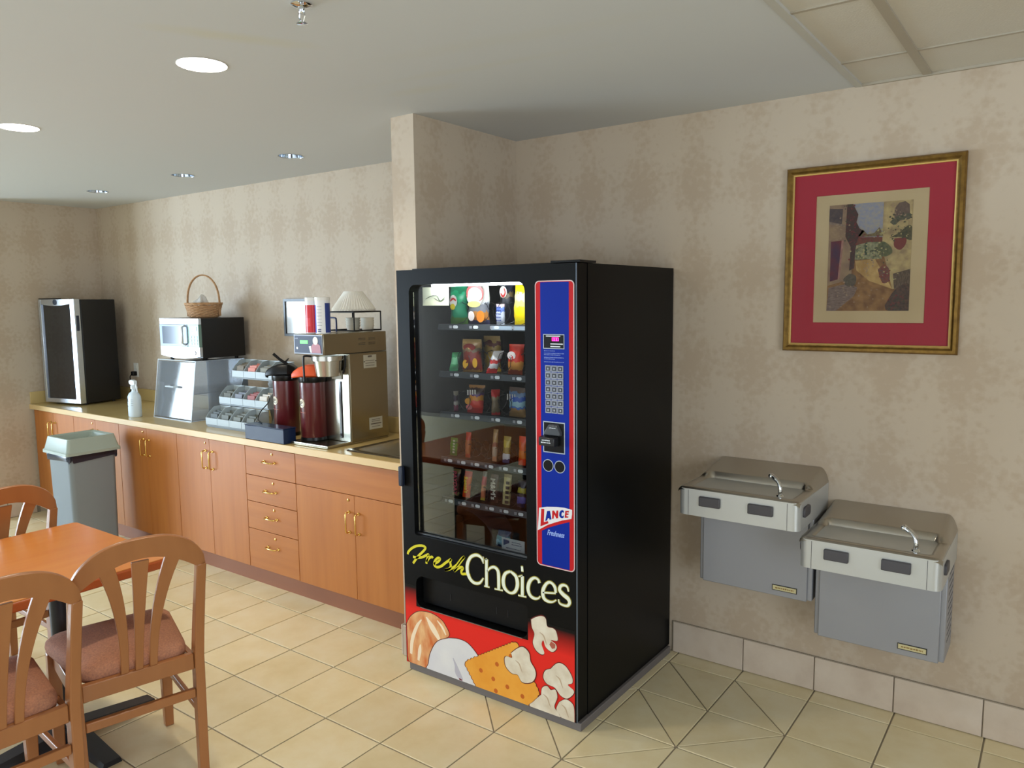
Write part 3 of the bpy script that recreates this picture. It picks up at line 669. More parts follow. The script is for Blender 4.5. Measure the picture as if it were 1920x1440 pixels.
b = MB(); squig(b, 0.786, 0.822, 1.158, YD-0.0364, 0.005, 0.002); squig(b, 0.782, 0.826, 1.149, YD-0.0364, 0.005, 0.002); squig(b, 0.806, 0.836, 1.204, YD-0.0165, 0.004, 0.002)
b.build('bill_print', WPR, sel)
for x in (0.792, 0.845):
    MB().lathe([(0.0245, -0.0026), (0.0245, -0.0019)], (x, YD, 1.053), 28, 'y').build('coin_ring', GREYL, sel)
    MB().lathe([(0.0215, -0.0031), (0.0215, -0.0025)], (x, YD, 1.053), 28, 'y').build('coin_hole', BLK2, sel)
# pennant with the maker's word
flag = [(0.748, 0.878), (0.786, 0.888), (0.83, 0.894), (0.866, 0.896), (0.900, 0.893), (0.900, 0.876), (0.897, 0.857), (0.857, 0.845), (0.825, 0.832), (0.789, 0.816), (0.741, 0.786), (0.745, 0.831)]
band = [(0.741, 0.789), (0.789, 0.816), (0.825, 0.832), (0.857, 0.845), (0.894, 0.856), (0.904, 0.857), (0.904, 0.845), (0.884, 0.842), (0.857, 0.832), (0.824, 0.819), (0.789, 0.804), (0.755, 0.785), (0.741, 0.774)]
MB().prism(band, YD-0.0024, YD-0.0019).build('pennant_band', RED, sel)
MB().prism(flag, YD-0.0027, YD-0.0022).build('pennant', M('printed_pennant_white', (226, 224, 226), 0.35), sel)
LT = dict(L=[(0.759, 0.876), (0.773, 0.877), (0.770, 0.824), (0.789, 0.831), (0.792, 0.823), (0.754, 0.804)],
          N=[(0.81, 0.876), (0.818, 0.878), (0.827, 0.865), (0.83, 0.88), (0.838, 0.881), (0.837, 0.851), (0.829, 0.848), (0.819, 0.863), (0.816, 0.845), (0.809, 0.843)],
          E=[(0.87, 0.885), (0.886, 0.887), (0.886, 0.881), (0.876, 0.88), (0.876, 0.875), (0.884, 0.877), (0.884, 0.871), (0.875, 0.869), (0.875, 0.864), (0.884, 0.865), (0.883, 0.86), (0.867, 0.857)],
          C=[(0.863, 0.884), (0.856, 0.886), (0.848, 0.882), (0.843, 0.873), (0.842, 0.862), (0.846, 0.855), (0.855, 0.853), (0.862, 0.857), (0.863, 0.866), (0.856, 0.861), (0.852, 0.864), (0.853, 0.873), (0.857, 0.878), (0.863, 0.875)],
          A=[(0.786, 0.871), (0.799, 0.874), (0.806, 0.841), (0.797, 0.838), (0.7955, 0.8445), (0.7885, 0.8415), (0.786, 0.834), (0.777, 0.829)])
for k_, c_ in (('L', RED), ('N', RED), ('E', RED), ('C', BLU), ('A', BLU)): MB().prism(LT[k_], YD-0.0032, YD-0.0026).build('pennant_letter', c_, sel)
text_mb('Freshness', 0.030, 0.824, 0.785, YD-0.0022, 0.66, 0.35, 0.0006).build('lettering_freshness', M('printed_sky_blue', (150, 176, 236), 0.4), sel)

# interior: lamp, trays, price rails, coils
b = MB(); b.box(0.05, 0.056, -0.83, -0.16, 0.62, 1.79); b.box(0.694, 0.70, -0.83, -0.16, 0.62, 1.79); b.box(0.056, 0.694, -0.17, -0.16, 0.62, 1.79); b.box(0.056, 0.694, -0.78, -0.16, 0.615, 0.622)
b.box(0.056, 0.694, -0.76, -0.16, 1.7895, 1.79)
b.build('inner_lining', INNER, vm)
lamp_ = MB().tube([(0.16, -0.815, 1.7575), (0.675, -0.815, 1.7575)], 0.0042, 12).build('lamp_tube', M('fluorescent_tube', (240, 248, 255), 0.4, emit=130.0), vm)
RAIL = M('price_rail', (52, 58, 62), 0.35); COIL = M('coil_wire', (44, 46, 50), 0.3, 0.6); TAGM = M('price_tag_white', (226, 232, 234), 0.5)
TAGS = M('number_tag', (150, 152, 156), 0.5)
ZS = [1.585, 1.371, 1.186, 0.975, 0.786]; LANE = [[0.19, 0.305, 0.42, 0.535, 0.64]]*3+[[0.142+0.079*k for k in range(7)]]*2
YS = -0.69
def coil(x, z, r, pitch):
    pts = []; n = 10; turns = 3
    for i in range(n*turns+1):
        a = 2*PI*i/n-PI/2; pts.append((x+r*math.cos(a), YS+0.012+pitch*i/n, z+r+0.004+r*math.sin(a)))
    return MB().tube(pts, 0.0016, 5)
for k, z in enumerate(ZS):
    sh = MB().box(0.085, 0.692, YS+0.004, -0.2, z-0.006, z).build('tray', INNER, vm)
    b = MB().add([(0.085, YS-0.012, z-0.022), (0.692, YS-0.012, z-0.022), (0.692, YS-0.004, z+0.004), (0.085, YS-0.004, z+0.004), (0.085, YS+0.003, z-0.022), (0.692, YS+0.003, z-0.022), (0.692, YS+0.003, z+0.004), (0.085, YS+0.003, z+0.004)], [(0, 1, 2, 3), (4, 7, 6, 5), (0, 4, 5, 1), (3, 2, 6, 7), (0, 3, 7, 4), (1, 5, 6, 2)])
    b.build('price_rail', RAIL, sh)
    rad = 0.047 if k < 3 else 0.032
    for j, x in enumerate(LANE[k]):
        coil(x, z, rad, 0.06).build('coil', COIL, sh, smooth=60)
        yy = YS-0.0095
        if k > 0 or j in (0, 1, 2): MB().prism(rrect(x-0.012, x+0.014, z-0.0155, z-0.002, 0.006, 4), yy-0.0030, yy-0.0008).build('price_tag', TAGM, sh)
        MB().box(x-0.034, x-0.020, yy-0.003, yy-0.0008, z-0.015, z-0.003).build('number_tag', TAGS, sh)
    if k == 0:
        for x0, x1 in ((0.39, 0.50), (0.51, 0.60), (0.61, 0.685)): MB().box(x0, x1, YS-0.0122, YS-0.0100, z-0.018, z-0.002).build('label_strip', M('label_strip_pale', (160, 176, 188), 0.4), sh)
cd = MB().box(0.082, 0.232, -0.792, -0.789, 1.672, 1.752).build('notice_card', M('notice_card_pale', (236, 240, 206), 0.5), vm)
b = MB(); b.ribbon([(0.10, 1.70, 0.002), (0.13, 1.712, 0.003), (0.165, 1.714, 0.003), (0.185, 1.692, 0.004), (0.215, 1.71, 0.002)], -0.7935, -0.7922); b.ribbon([(0.15, 1.704, 0.002), (0.185, 1.69, 0.003), (0.21, 1.70, 0.002)], -0.7935, -0.7922)
b.build('notice_card_scrawl', M('ink_green_grey', (96, 110, 84), 0.5), cd)
sg = MB().box(0.512, 0.630, -0.806, -0.803, 0.630, 0.700).build('notice_plate', M('notice_plate_grey', (176, 184, 186), 0.5), vm)
b = MB(); squig(b, 0.565, 0.61, 0.688, -0.807, 0.004, 0.002); squig(b, 0.565, 0.615, 0.678, -0.807, 0.004, 0.002); squig(b, 0.535, 0.61, 0.66, -0.807, 0.004, 0.002); squig(b, 0.54, 0.61, 0.645, -0.807, 0.006, 0.002)
b.prism([(0.522, 0.694), (0.552, 0.692), (0.552, 0.682), (0.522, 0.668)], -0.8072, -0.8065)
b.build('notice_plate_print', M('ink_dark_blue', (50, 62, 96), 0.5), sg)
CLR = M('smoked_plastic', (70, 66, 78), 0.15)
b = MB()
for q in range(14):
    a = 1.45-q*0.105; 
    b.add([(0.20+0.16*math.cos(a)*1.2, -0.70, 0.60+0.15*math.sin(a)), (0.20+0.16*math.cos(a)*1.2, -0.55, 0.60+0.15*math.sin(a)), (0.20+0.16*math.cos(a-0.105)*1.2, -0.55, 0.60+0.15*math.sin(a-0.105)), (0.20+0.16*math.cos(a-0.105)*1.2, -0.70, 0.60+0.15*math.sin(a-0.105))], [(0, 1, 2, 3)])
b.build('delivery_scoop', CLR, vm)
# ------------------------------------------------------------------ snacks behind the glass
def pillow(x0, x1, z0, z1, th=0.02, yaw=0.0, lean=0.0, crimp=0.010, seed=0):
    """heat-sealed bag standing on its lower seal"""
    rs = random.Random(seed); w = x1-x0; h = z1-z0; nu, nv = 10, 14; b = MB(); front = []; back = []
    cy = YS+0.055
    def P(u, v, s):
        X = (u-0.5)*w*(1+0.05*math.sin(v*9+seed)); Z = v*h
        e = max(0.0, min(1.0, min(v*h-crimp, h-crimp-v*h)/(h*0.25)))
        y = s*(th*(math.sin(PI*min(max(u, 0), 1))**0.55)*(e**0.6)+0.0012)+0.0015*math.sin(u*17+v*23+seed)*e
        X += lean*Z
        return (x0+w/2+X*math.cos(yaw)-y*math.sin(yaw), cy+X*math.sin(yaw)+y*math.cos(yaw), z0+Z)
    b.grid(lambda u, v: P(u, v, -1), nu, nv); b.grid(lambda u, v: P(u, v, 1), nu, nv)
    n = (nu+1)*(nv+1); idx = lambda i, j: i*(nv+1)+j
    for j in range(nv): b.f += [(idx(0, j), idx(0, j+1), n+idx(0, j+1), n+idx(0, j)), (idx(nu, j), n+idx(nu, j), n+idx(nu, j+1), idx(nu, j+1))]
    for i in range(nu): b.f += [(idx(i, 0), n+idx(i, 0), n+idx(i+1, 0), idx(i+1, 0)), (idx(i, nv), idx(i+1, nv), n+idx(i+1, nv), n+idx(i, nv))]
    return b
def snack(name, lab, x0, x1, z0, z1, stops, th=0.02, yaw=0.0, lean=0.0, seed=0, group='snacks in the vending machine', dist=0.12, scale=5):
    o = pillow(x0, x1, z0, z1, th, yaw, lean, 0.008, seed).build(name, bands('wrapper_%d' % seed, stops, 0.3, dist, scale), smooth=60)
    MW[o.name] = Matrix.Identity(4)
    return tag(o, lab, 'snack', group)
def blob(par, x, z, rx, rz, rgb, y, name='label_patch', k=14):
    return MB().prism([(x+rx*math.cos(2*PI*i/k), z+rz*math.sin(2*PI*i/k)) for i in range(k)], y, y+0.0008).build(name, M('patch_%d_%d_%d' % rgb, rgb, 0.35), par)
GRN = (20, 130, 82); W_ = (236, 236, 228)
z = ZS[0]+0.0005
o = snack('chip_bag', 'tall green chip bag with yellow and white label on top shelf', 0.148, 0.232, z, 1.756, [(0, (70, 110, 40)), (0.18, (16, 120, 84)), (0.6, (20, 150, 100)), (0.85, (14, 120, 78))], 0.024, 0.25, seed=1)
blob(o, 0.182, 1.69, 0.022, 0.028, (236, 232, 220), YS+0.024); blob(o, 0.178, 1.665, 0.014, 0.014, (236, 214, 40), YS+0.0235)
MB().ribbon([(0.166, 1.69, 0.006), (0.182, 1.702, 0.008), (0.198, 1.692, 0.006)], YS+0.0228, YS+0.0236).build('label_mark', M('patch_red', (206, 40, 30), 0.35), o)
o = snack('chip_bag', 'large white and silver chip bag with round red-edged label on top shelf', 0.250, 0.362, z, 1.770, [(0, (60, 60, 90)), (0.10, (196, 130, 60)), (0.30, (120, 122, 128)), (0.5, (206, 208, 206)), (0.55, (232, 230, 216)), (0.9, (240, 238, 230))], 0.026, seed=2)
blob(o, 0.305, 1.715, 0.048, 0.050, (246, 242, 224), YS+0.026)
MB().ribbon([(0.262, 1.705, 0.004), (0.268, 1.742, 0.012), (0.305, 1.758, 0.016), (0.345, 1.738, 0.012), (0.348, 1.705, 0.006), (0.33, 1.69, 0.004)], YS+0.0245, YS+0.0255).build('label_ring', M('patch_ring_red', (214, 90, 84), 0.35), o)
blob(o, 0.300, 1.676, 0.036, 0.014, (240, 226, 130), YS+0.0245); blob(o, 0.282, 1.624, 0.018, 0.022, (236, 222, 214), YS+0.0265); blob(o, 0.334, 1.622, 0.022, 0.026, (226, 132, 36), YS+0.0265)
o = snack('chip_bag', 'dark chip bag with a small red and gold badge set back on top shelf', 0.372, 0.430, 1.60, 1.765, [(0, (24, 26, 34)), (0.62, (120, 100, 60)), (0.78, (30, 34, 50))], 0.014, 0.5, seed=3)
o.location.y = 0.08
blob(o, 0.398, 1.728, 0.020, 0.026, (236, 226, 214), YS+0.03); MB().ribbon([(0.386, 1.722, 0.004), (0.398, 1.708, 0.01), (0.410, 1.724, 0.006), (0.404, 1.744, 0.004)], YS+0.0285, YS+0.0295).build('label_ring', M('patch_red', (206, 40, 30)), o)
o = snack('chip_bag', 'blue and white narrow bag with stacked print on top shelf', 0.402, 0.446, z, 1.676, [(0, (190, 196, 206)), (0.35, (206, 212, 222)), (0.62, (86, 120, 200)), (0.86, (226, 190, 190))], 0.014, seed=4)
b = MB()
for q in range(5): squig(b, 0.412, 0.438, 1.605+0.014*q, YS+0.0385, 0.006, 0.002)
b.build('label_print', M('ink_navy', (40, 60, 130), 0.4), o)
o = snack('chip_bag', 'bright yellow chip bag at right end of top shelf', 0.492, 0.580, z, 1.756, [(0, (226, 196, 20)), (0.1, (240, 222, 40)), (0.16, (246, 216, 20)), (0.45, (246, 230, 110)), (0.6, (248, 236, 160)), (0.8, (240, 208, 24))], 0.024, -0.2, 0.06, seed=5)
z = ZS[1]+0.0005
o = snack('chip_bag', 'small light green tapered bag on second shelf', 0.130, 0.170, z, 1.457, [(0, (70, 170, 110)), (0.35, (120, 200, 150)), (0.75, (40, 150, 90))], 0.014, 0.9, 0.2, seed=6)
o = snack('chip_bag', 'tan snack bag with dark red picture in front on second shelf', 0.212, 0.312, z, 1.520, [(0, (170, 120, 40)), (0.06, (130, 40, 26)), (0.42, (120, 40, 30)), (0.62, (110, 92, 66)), (0.72, (176, 140, 84)), (0.9, (200, 164, 100))], 0.022, 0.1, seed=7)
blob(o, 0.262, 1.485, 0.034, 0.016, (128, 34, 30), YS+0.034); blob(o, 0.238, 1.408, 0.016, 0.02, (216, 164, 40), YS+0.0335); blob(o, 0.292, 1.415, 0.014, 0.022, (222, 168, 40), YS+0.0345)
o = snack('chip_bag', 'tan snack bag tucked behind the other tan bag on second shelf', 0.272, 0.362, z, 1.532, [(0, (216, 170, 40)), (0.5, (190, 150, 60)), (0.72, (110, 40, 30)), (0.84, (196, 160, 96))], 0.018, 0.1, seed=8); o.location.y = 0.075
o = snack('chip_bag', 'white and red narrow bag leaning over on second shelf', 0.345, 0.392, z, 1.470, [(0, (206, 40, 40)), (0.2, (226, 226, 226)), (0.45, (206, 50, 50)), (0.6, (236, 236, 236))], 0.013, 0.7, 0.35, seed=9)
o = snack('chip_bag', 'bright red bag with white label at right of second shelf', 0.462, 0.536, z, 1.503, [(0, (150, 60, 30)), (0.16, (206, 140, 60)), (0.42, (206, 40, 20)), (0.8, (226, 50, 24))], 0.022, 0.12, 0.08, seed=10)
blob(o, 0.496, 1.455, 0.022, 0.018, (234, 226, 220), YS+0.0325)
z = ZS[2]+0.0005
o = snack('candy_bar', 'very thin dark purple packet edge-on at left of third shelf', 0.150, 0.172, z, 1.278, [(0, (150, 60, 90)), (0.3, (190, 180, 170)), (0.5, (60, 30, 50)), (0.8, (150, 140, 120))], 0.008, 0.8, seed=11)
o = snack('chip_bag', 'red and orange potato snack bag on third shelf', 0.230, 0.312, z, 1.314, [(0, (206, 30, 26)), (0.2, (226, 60, 40)), (0.45, (230, 150, 30)), (0.62, (96, 40, 110)), (0.72, (70, 40, 30)), (0.9, (190, 130, 60))], 0.022, 0.1, 0.12, seed=12)
b = MB()
for q in range(4): b.box(0.246+q*0.014, 0.254+q*0.014, YS+0.033, YS+0.0336, 1.268+0.002*q, 1.292+0.001*q)
b.build('label_print', M('patch_236', (226, 222, 214)), o); blob(o, 0.250, 1.24, 0.018, 0.014, (232, 160, 40), YS+0.032); blob(o, 0.256, 1.214, 0.018, 0.012, (226, 120, 120), YS+0.032)
o = snack('chip_bag', 'narrow red-topped tan bag seen from its side on third shelf', 0.372, 0.410, z, 1.300, [(0, (206, 30, 26)), (0.08, (130, 110, 80)), (0.6, (150, 130, 90)), (0.72, (206, 36, 28))], 0.013, 0.8, seed=13)
o = snack('chip_bag', 'blue and pale blue cookie bag at right of third shelf', 0.464, 0.556, z, 1.316, [(0, (150, 116, 70)), (0.22, (160, 126, 80)), (0.3, (60, 110, 190)), (0.36, (150, 196, 216)), (0.55, (40, 90, 190)), (0.7, (120, 150, 190)), (0.85, (120, 100, 90))], 0.022, -0.1, seed=14)
b = MB()
for q in range(4): b.box(0.470+q*0.013, 0.475+q*0.013, YS+0.033, YS+0.0336, 1.262, 1.288)
b.build('label_print', M('patch_236', (226, 222, 214)), o)
z = ZS[3]+0.0005
CG = 'candy bars in the vending machine'
def bar(lab, x0, x1, zb, zt, stops, seed, lean=0.1, th=0.010, txt=None, tcol=(236, 236, 220), tsize=0.016, yaw=0.0):
    o = snack('candy_bar', lab, x0, x1, zb, zt, stops, th, yaw, lean, seed, CG, 0.08, 4)
    if txt:
        h = zt-zb; xm = (x0+x1)/2; zm = (zb+zt)/2
        text_mb(txt, tsize, xm+lean*(zm-zb), zm, YS+0.055-th-0.0035, min(1.0, (h*0.8)/(0.55*tsize*len(txt))) if True else 1, 0, 0.0006, plane='xzd').build('lettering', M('ink_%d_%d_%d' % tcol, tcol, 0.4), o)
    return o
bar('green candy bar with white letters at left of fourth shelf', 0.118, 0.160, z, 1.060, [(0, (60, 150, 40)), (0.3, (80, 170, 50)), (0.8, (110, 170, 70))], 21, 0.1)
o = C.objects['candy_bar.001']
b = MB()
for q in range(5): b.box(0.145+0.0012*q, 0.157+0.0012*q, YS+0.041, YS+0.0416, 0.990+0.0135*q, 0.998+0.0135*q)
b.build('label_print', M('patch_pale', (206, 226, 196)), o)
bar('red-topped orange candy bar on fourth shelf', 0.210, 0.240, z, 1.094, [(0, (190, 70, 40)), (0.15, (196, 110, 60)), (0.7, (206, 50, 30))], 22, 0.08)
bar('thin tan candy bar with dark print on fourth shelf', 0.366, 0.392, z, 1.122, [(0, (206, 150, 110)), (0.15, (190, 170, 150)), (0.45, (150, 90, 70)), (0.6, (196, 160, 110)), (0.9, (150, 120, 60))], 23, 0.08)
bar('gold and white candy bar on fourth shelf', 0.424, 0.462, z, 1.096, [(0, (90, 90, 130)), (0.14, (226, 230, 236)), (0.35, (150, 130, 60)), (0.6, (206, 186, 80)), (0.85, (170, 150, 60))], 24, 0.1)
bar('bright orange candy bar at right end of fourth shelf', 0.512, 0.550, z, 1.104, [(0, (240, 70, 20)), (0.25, (226, 120, 30)), (0.5, (226, 90, 20)), (0.8, (236, 70, 24))], 25, 0.06)
z = ZS[4]+0.0005
bar('dark bar with large pink letters at left of bottom shelf', 0.128, 0.168, z, 0.914, [(0, (150, 140, 90)), (0.12, (70, 34, 30)), (0.85, (130, 110, 70))], 31, 0.12, txt='PAYDAY', tcol=(206, 84, 104), tsize=0.030)
bar('bright orange bar with yellow script on bottom shelf', 0.190, 0.232, z, 0.912, [(0, (240, 80, 24)), (0.5, (236, 96, 24)), (0.82, (200, 40, 26))], 32, 0.16, txt="Reese's", tcol=(246, 210, 40), tsize=0.030)
bar('slim pink and orange bar on bottom shelf', 0.296, 0.320, z, 0.922, [(0, (196, 170, 60)), (0.1, (206, 120, 80)), (0.55, (196, 70, 80)), (0.85, (120, 110, 100))], 33, 0.14)
bar('brown bar with white block letters on bottom shelf', 0.352, 0.396, z, 0.916, [(0, (70, 44, 34)), (0.9, (90, 66, 54))], 34, 0.06, txt="M&M's", tcol=(226, 222, 206), tsize=0.036)
bar('cream and brown bar with dark letters on bottom shelf', 0.420, 0.462, z, 0.926, [(0, (206, 196, 140)), (0.25, (196, 184, 126)), (0.9, (150, 136, 90))], 35, 0.1)
o = C.objects['candy_bar.010']
b = MB()
for q in range(5): b.box(0.444+0.002*q, 0.462+0.002*q, YS+0.041, YS+0.0416, 0.795+0.022*q, 0.808+0.022*q)
b.build('label_print', M('ink_brown', (50, 34, 26)), o)
bar('black bar with blue and yellow print at right of bottom shelf', 0.500, 0.545, z, 0.906, [(0, (30, 30, 60)), (0.15, (90, 90, 170)), (0.4, (24, 24, 40)), (0.55, (170, 160, 60)), (0.75, (24, 26, 40))], 36, 0.08)
o = tag(pillow(0.415, 0.485, 0.6215, 0.700, 0.012, 0.0, 0.25, 0.006, 41).build('snack_pouch', bands('wrapper_41', [(0, (30, 60, 130)), (0.15, (150, 206, 226)), (0.45, (90, 150, 160)), (0.7, (40, 60, 90))], 0.3, 0.2, 5), smooth=60), 'small blue and white pouch dropped in the bottom of the vending machine', 'snack', 'snacks in the vending machine')
o.location.y = -0.09

for o in list(C.objects):
    if o.get('category') == 'snack' and o.name.split('.')[0] in ('chip_bag', 'candy_bar'): o.location.x -= 0.031

# ------------------------------------------------------------------ drinking fountains
PAINT = M('fountain_grey_paint', (156, 157, 162), 0.42, 0.25); PAINTL = M('fountain_apron_steel', (196, 198, 196), 0.36, 0.5)
DARKP = M('fountain_push_bar', (74, 72, 76), 0.5); PLATE = M('maker_plate', (206, 196, 150), 0.4)
SSTL = M('fountain_steel', (186, 182, 174), 0.28, 1.0, bump=(60, 0.02))
def fountain(x0, x1, zf, label):
    """zf = height of the front rim"""
    t = thing('drinking_fountain', label, 'drinking fountain', ((x0+x1)/2, -0.2, zf-0.6), 0, 'wall drinking fountains')
    yF = -0.425; W = x1-x0
    def top(u, v):
        x = x0+W*u; y = yF+(-0.002-yF)*v; dx = min(u, 1-u)*W
        back = max(0.0, min(1.0, (y+0.20)/0.195)); back = 0.30*(1 if y > -0.2 else max(0, (y+0.212)/0.012))+0.70*back
        zz = zf+0.054*back
        zz -= (0.050*back+0.004)*max(0, 1-dx/0.035)**2
        zz -= 0.012*max(0, 1-(y-yF)/0.012)**2+0.006*max(0, 1-dx/0.012)**2
        bx = max(0, min(1, (dx-0.035)/0.022)); by = max(0, min(1, min((y-yF-0.035)/0.02, (-0.178-y)/0.022)))
        bx = bx*bx*(3-2*bx); by = by*by*(3-2*by)
        cut = 1.0
        floor_ = zf-0.022-0.012*max(0, 1-((u-0.42)/0.42)**2)
        zz = zz+(floor_-zz)*bx*by
        return (x, y, zz)
    b = MB().grid(top, 60, 50); n = len(b.v)
    b.build('basin_top', SSTL, t, smooth=70)
    # drain slots
    q = MB()
    for i in range(7): q.box(x0+W*0.36+i*0.012, x0+W*0.36+i*0.012+0.005, -0.325, -0.285, zf-0.0355, zf-0.0345)
    q.build('drain_slots', DARKP, t)
    # apron shell with rounded front corners
    r = 0.03
    pl = rrect(x0, x1, yF, yF+0.3, r, 6, '0011'); pl = [(x, -0.003 if y > yF+0.29 else y) for x, y in pl]
    b = MB().prism(pl, zf-0.115, zf-0.006, 'xy'); b.build('apron', PAINTL, t, smooth=30)
    for xx in (x0+0.045, x1-0.045): MB().box(xx-0.0008, xx+0.0008, yF-0.0006, yF+0.01, zf-0.114, zf-0.010).build('apron_seam', DARKP, t)
    for a, c in ((0.19, 0.37), (0.60, 0.80)):
        MB().box(x0+W*a, x0+W*c, yF-0.012, yF+0.004, zf-0.070, zf-0.030).build('push_bar', DARKP, t, bevel=0.004)
    for sx_ in (1, -1):
        xs_ = x1 if sx_ > 0 else x0
        MB().prism([(y, z) for y, z in rrect(yF+0.045, yF+0.125, zf-0.070, zf-0.030, 0.014, 4)], xs_-0.003 if sx_ > 0 else xs_-0.009, xs_+0.009 if sx_ > 0 else xs_+0.003, 'yz').build('push_bar', DARKP, t, bevel=0.003)
    # cabinet below
    zb = zf-0.462; bx0, bx1 = x0+0.005, x1-0.005; yb = -0.205
    MB().box(bx0, bx1, yb+0.012, -0.002, zb, zf-0.116).build('cooler_body', PAINT, t, bevel=0.004)
    MB().box(bx0+0.018, bx1-0.018, yb, yb+0.011, zb-0.002, zf-0.117).build('front_cover', PAINT, t, bevel=0.003)
    pp = MB().box(bx1-0.155, bx1-0.055, yb-0.0025, yb-0.0002, zb+0.022, zb+0.046).build('maker_plate', M('plate_rim', (40, 38, 36), 0.4), t)
    MB().box(bx1-0.152, bx1-0.058, yb-0.0034, yb-0.0024, zb+0.025, zb+0.043).build('plate_face', PLATE, pp)
    b = MB(); squig(b, bx1-0.142, bx1-0.068, zb+0.034, yb-0.0036, 0.007, 0.002); b.build('plate_print', M('plate_ink', (150, 120, 60), 0.4), pp)
    # louvre dots on the side above the cabinet
    b = MB()
    for i in range(7):
        for k in range(14): b.box(x1-0.001, x1+0.0006, -0.145+i*0.018, -0.138+i*0.018, zf-0.40+k*0.026, zf-0.392+k*0.026) if zf-0.40+k*0.026 < zf-0.13 else None
    o_ = b; 
    if b.v:
        b.v = [(x-0.005, y, z) for x, y, z in b.v]; b.build('vent_holes', DARKP, t)
    # bubbler
    bx_, by_ = x0+W*0.80, -0.345
    bz = top(0.80, (by_-yF)/(-0.002-yF))[2]
    MB().lathe([(0.024, bz-0.004), (0.024, bz+0.006), (0.017, bz+0.011), (0.014, bz+0.022), (0.009, bz+0.026)], (bx_, by_, 0), 18).build('bubbler_base', CHROME, t, smooth=45)
    MB().tube(catmull([(bx_, by_, bz+0.02), (bx_, by_, bz+0.05), (bx_-0.010, by_+0.006, bz+0.072), (bx_-0.035, by_+0.02, bz+0.086), (bx_-0.045, by_+0.025, bz+0.090)], 5), [0.0085]*6+[0.008]*6+[0.0095]*5+[0.011]*4, 10).build('bubbler_spout', CHROME, t, smooth=60)
    MB().lathe([(0.008, 0), (0.012, 0.004), (0.012, 0.016), (0.006, 0.02)], (bx_-0.042, by_+0.023, bz+0.078), 12).build('bubbler_guard', CHROME, t, smooth=60)
    return t
fountain(1.135, 1.620, 0.928, 'upper steel drinking fountain on the wall nearest the vending machine')
fountain(1.622, 2.095, 0.800, 'lower steel drinking fountain on the wall farther from the vending machine')

# ------------------------------------------------------------------ framed picture
GOLD = M('antique_gold_frame', (150, 118, 58), 0.36, 0.75, vary=((112, 84, 40), 40, 1.0), bump=(120, 0.2))
GOLDL = M('gold_lip', (206, 176, 110), 0.3, 0.8)
pc = thing('framed_picture', 'gold-framed street scene print with wide red mat on right wall', 'picture', (1.74, -0.015, 1.84))
px0, px1, pz0, pz1 = 1.420, 2.064, 1.468, 2.214
def frame_mb(x0, x1, z0, z1, prof):
    """mitred moulding: prof = (inset, y)"""
    rings = []
    for cx, cz, sx_, sz in ((x0, z0, 1, 1), (x1, z0, -1, 1), (x1, z1, -1, -1), (x0, z1, 1, -1)):
        rings.append([(cx+sx_*d, y, cz+sz*d) for d, y in prof])
    return MB().loft(rings, closed=True)
frame_mb(px0, px1, pz0, pz1, [(0, -0.001), (0, -0.020), (0.006, -0.030), (0.016, -0.032), (0.024, -0.024), (0.028, -0.024), (0.028, -0.001)]).build('frame', GOLD, pc, smooth=25)
frame_mb(px0+0.027, px1-0.027, pz0+0.027, pz1-0.027, [(0, -0.001), (0, -0.023), (0.006, -0.021), (0.007, -0.001)]).build('frame_lip', GOLDL, pc)
frame_mb(px0+0.03, px1-0.03, pz0+0.03, pz1-0.03, [(0, -0.006), (0, -0.014), (0.087, -0.014), (0.0885, -0.012), (0.0885, -0.006)]).build('red_mat', M('crimson_mat', (166, 40, 56), 0.7), pc)
pr_ = MB().box(px0+0.10, px1-0.10, -0.011, -0.005, pz0+0.10, pz1-0.10).build('print_sheet', M('aged_paper', (196, 176, 138), 0.7, vary=((182, 160, 120), 5, 0.8)), pc)
ax0, ax1, az0, az1 = 1.590, 1.892, 1.634, 2.055
def paint(name, poly, rgb, rgb2, lay, sm=False, sc=40, st=None):
    P = [(ax0+(ax1-ax0)*u, az0+(az1-az0)*(1-v)) for u, v in poly]
    if sm: P = [tuple(v)[:2] for v in catmull([Vector((p[0], p[1], 0)) for p in P+[P[0]]], 4)[:-1]]
    P = [(min(max(x, ax0), ax1), min(max(z_, az0), az1)) for x, z_ in P]
    MB().prism(P, -0.0112-0.0003*lay, -0.0109-0.0003*lay+0.0002).build(name, M('art_%s_%d' % (name, lay), rgb, 0.6, vary=(tuple(int(v*0.9+(v-a)*0.5) if v >= a else int(v*0.92) for v, a in zip(rgb2, rgb)), sc*2.2, 1.6), stretch=st), pr_)
paint('painted_sky', [(0, 0), (1, 0), (1, 0.45), (0, 0.45)], (132, 134, 150), (156, 152, 150), 1)
paint('painted_road', [(0, 0.42), (1, 0.42), (1, 1), (0, 1)], (150, 112, 66), (120, 82, 46), 2, sc=14)
paint('painted_hills', [(0.30, 0.34), (0.66, 0.36), (0.66, 0.52), (0.30, 0.52)], (150, 146, 112), (96, 100, 70), 3)
paint('painted_sunlit_road', [(0.34, 0.53), (0.58, 0.52), (0.66, 0.62), (0.80, 0.80), (0.52, 0.72), (0.36, 0.62)], (196, 164, 104), (170, 132, 74), 3, sc=12)
paint('painted_left_house', [(0, 0), (0.30, 0), (0.30, 0.70), (0.0, 0.76)], (126, 100, 82), (150, 124, 96), 4, sc=12)
paint('painted_upper_window', [(0, 0.03), (0.17, 0.04), (0.16, 0.18), (0, 0.17)], (66, 54, 58), (84, 70, 68), 5)
paint('painted_ledge', [(0, 0.15), (0.20, 0.19), (0.20, 0.205), (0, 0.175)], (150, 130, 112), (120, 100, 88), 6)
paint('painted_door', [(0.03, 0.34), (0.165, 0.335), (0.13, 0.70), (0.03, 0.72)], (104, 36, 40), (72, 40, 58), 5, sc=10)
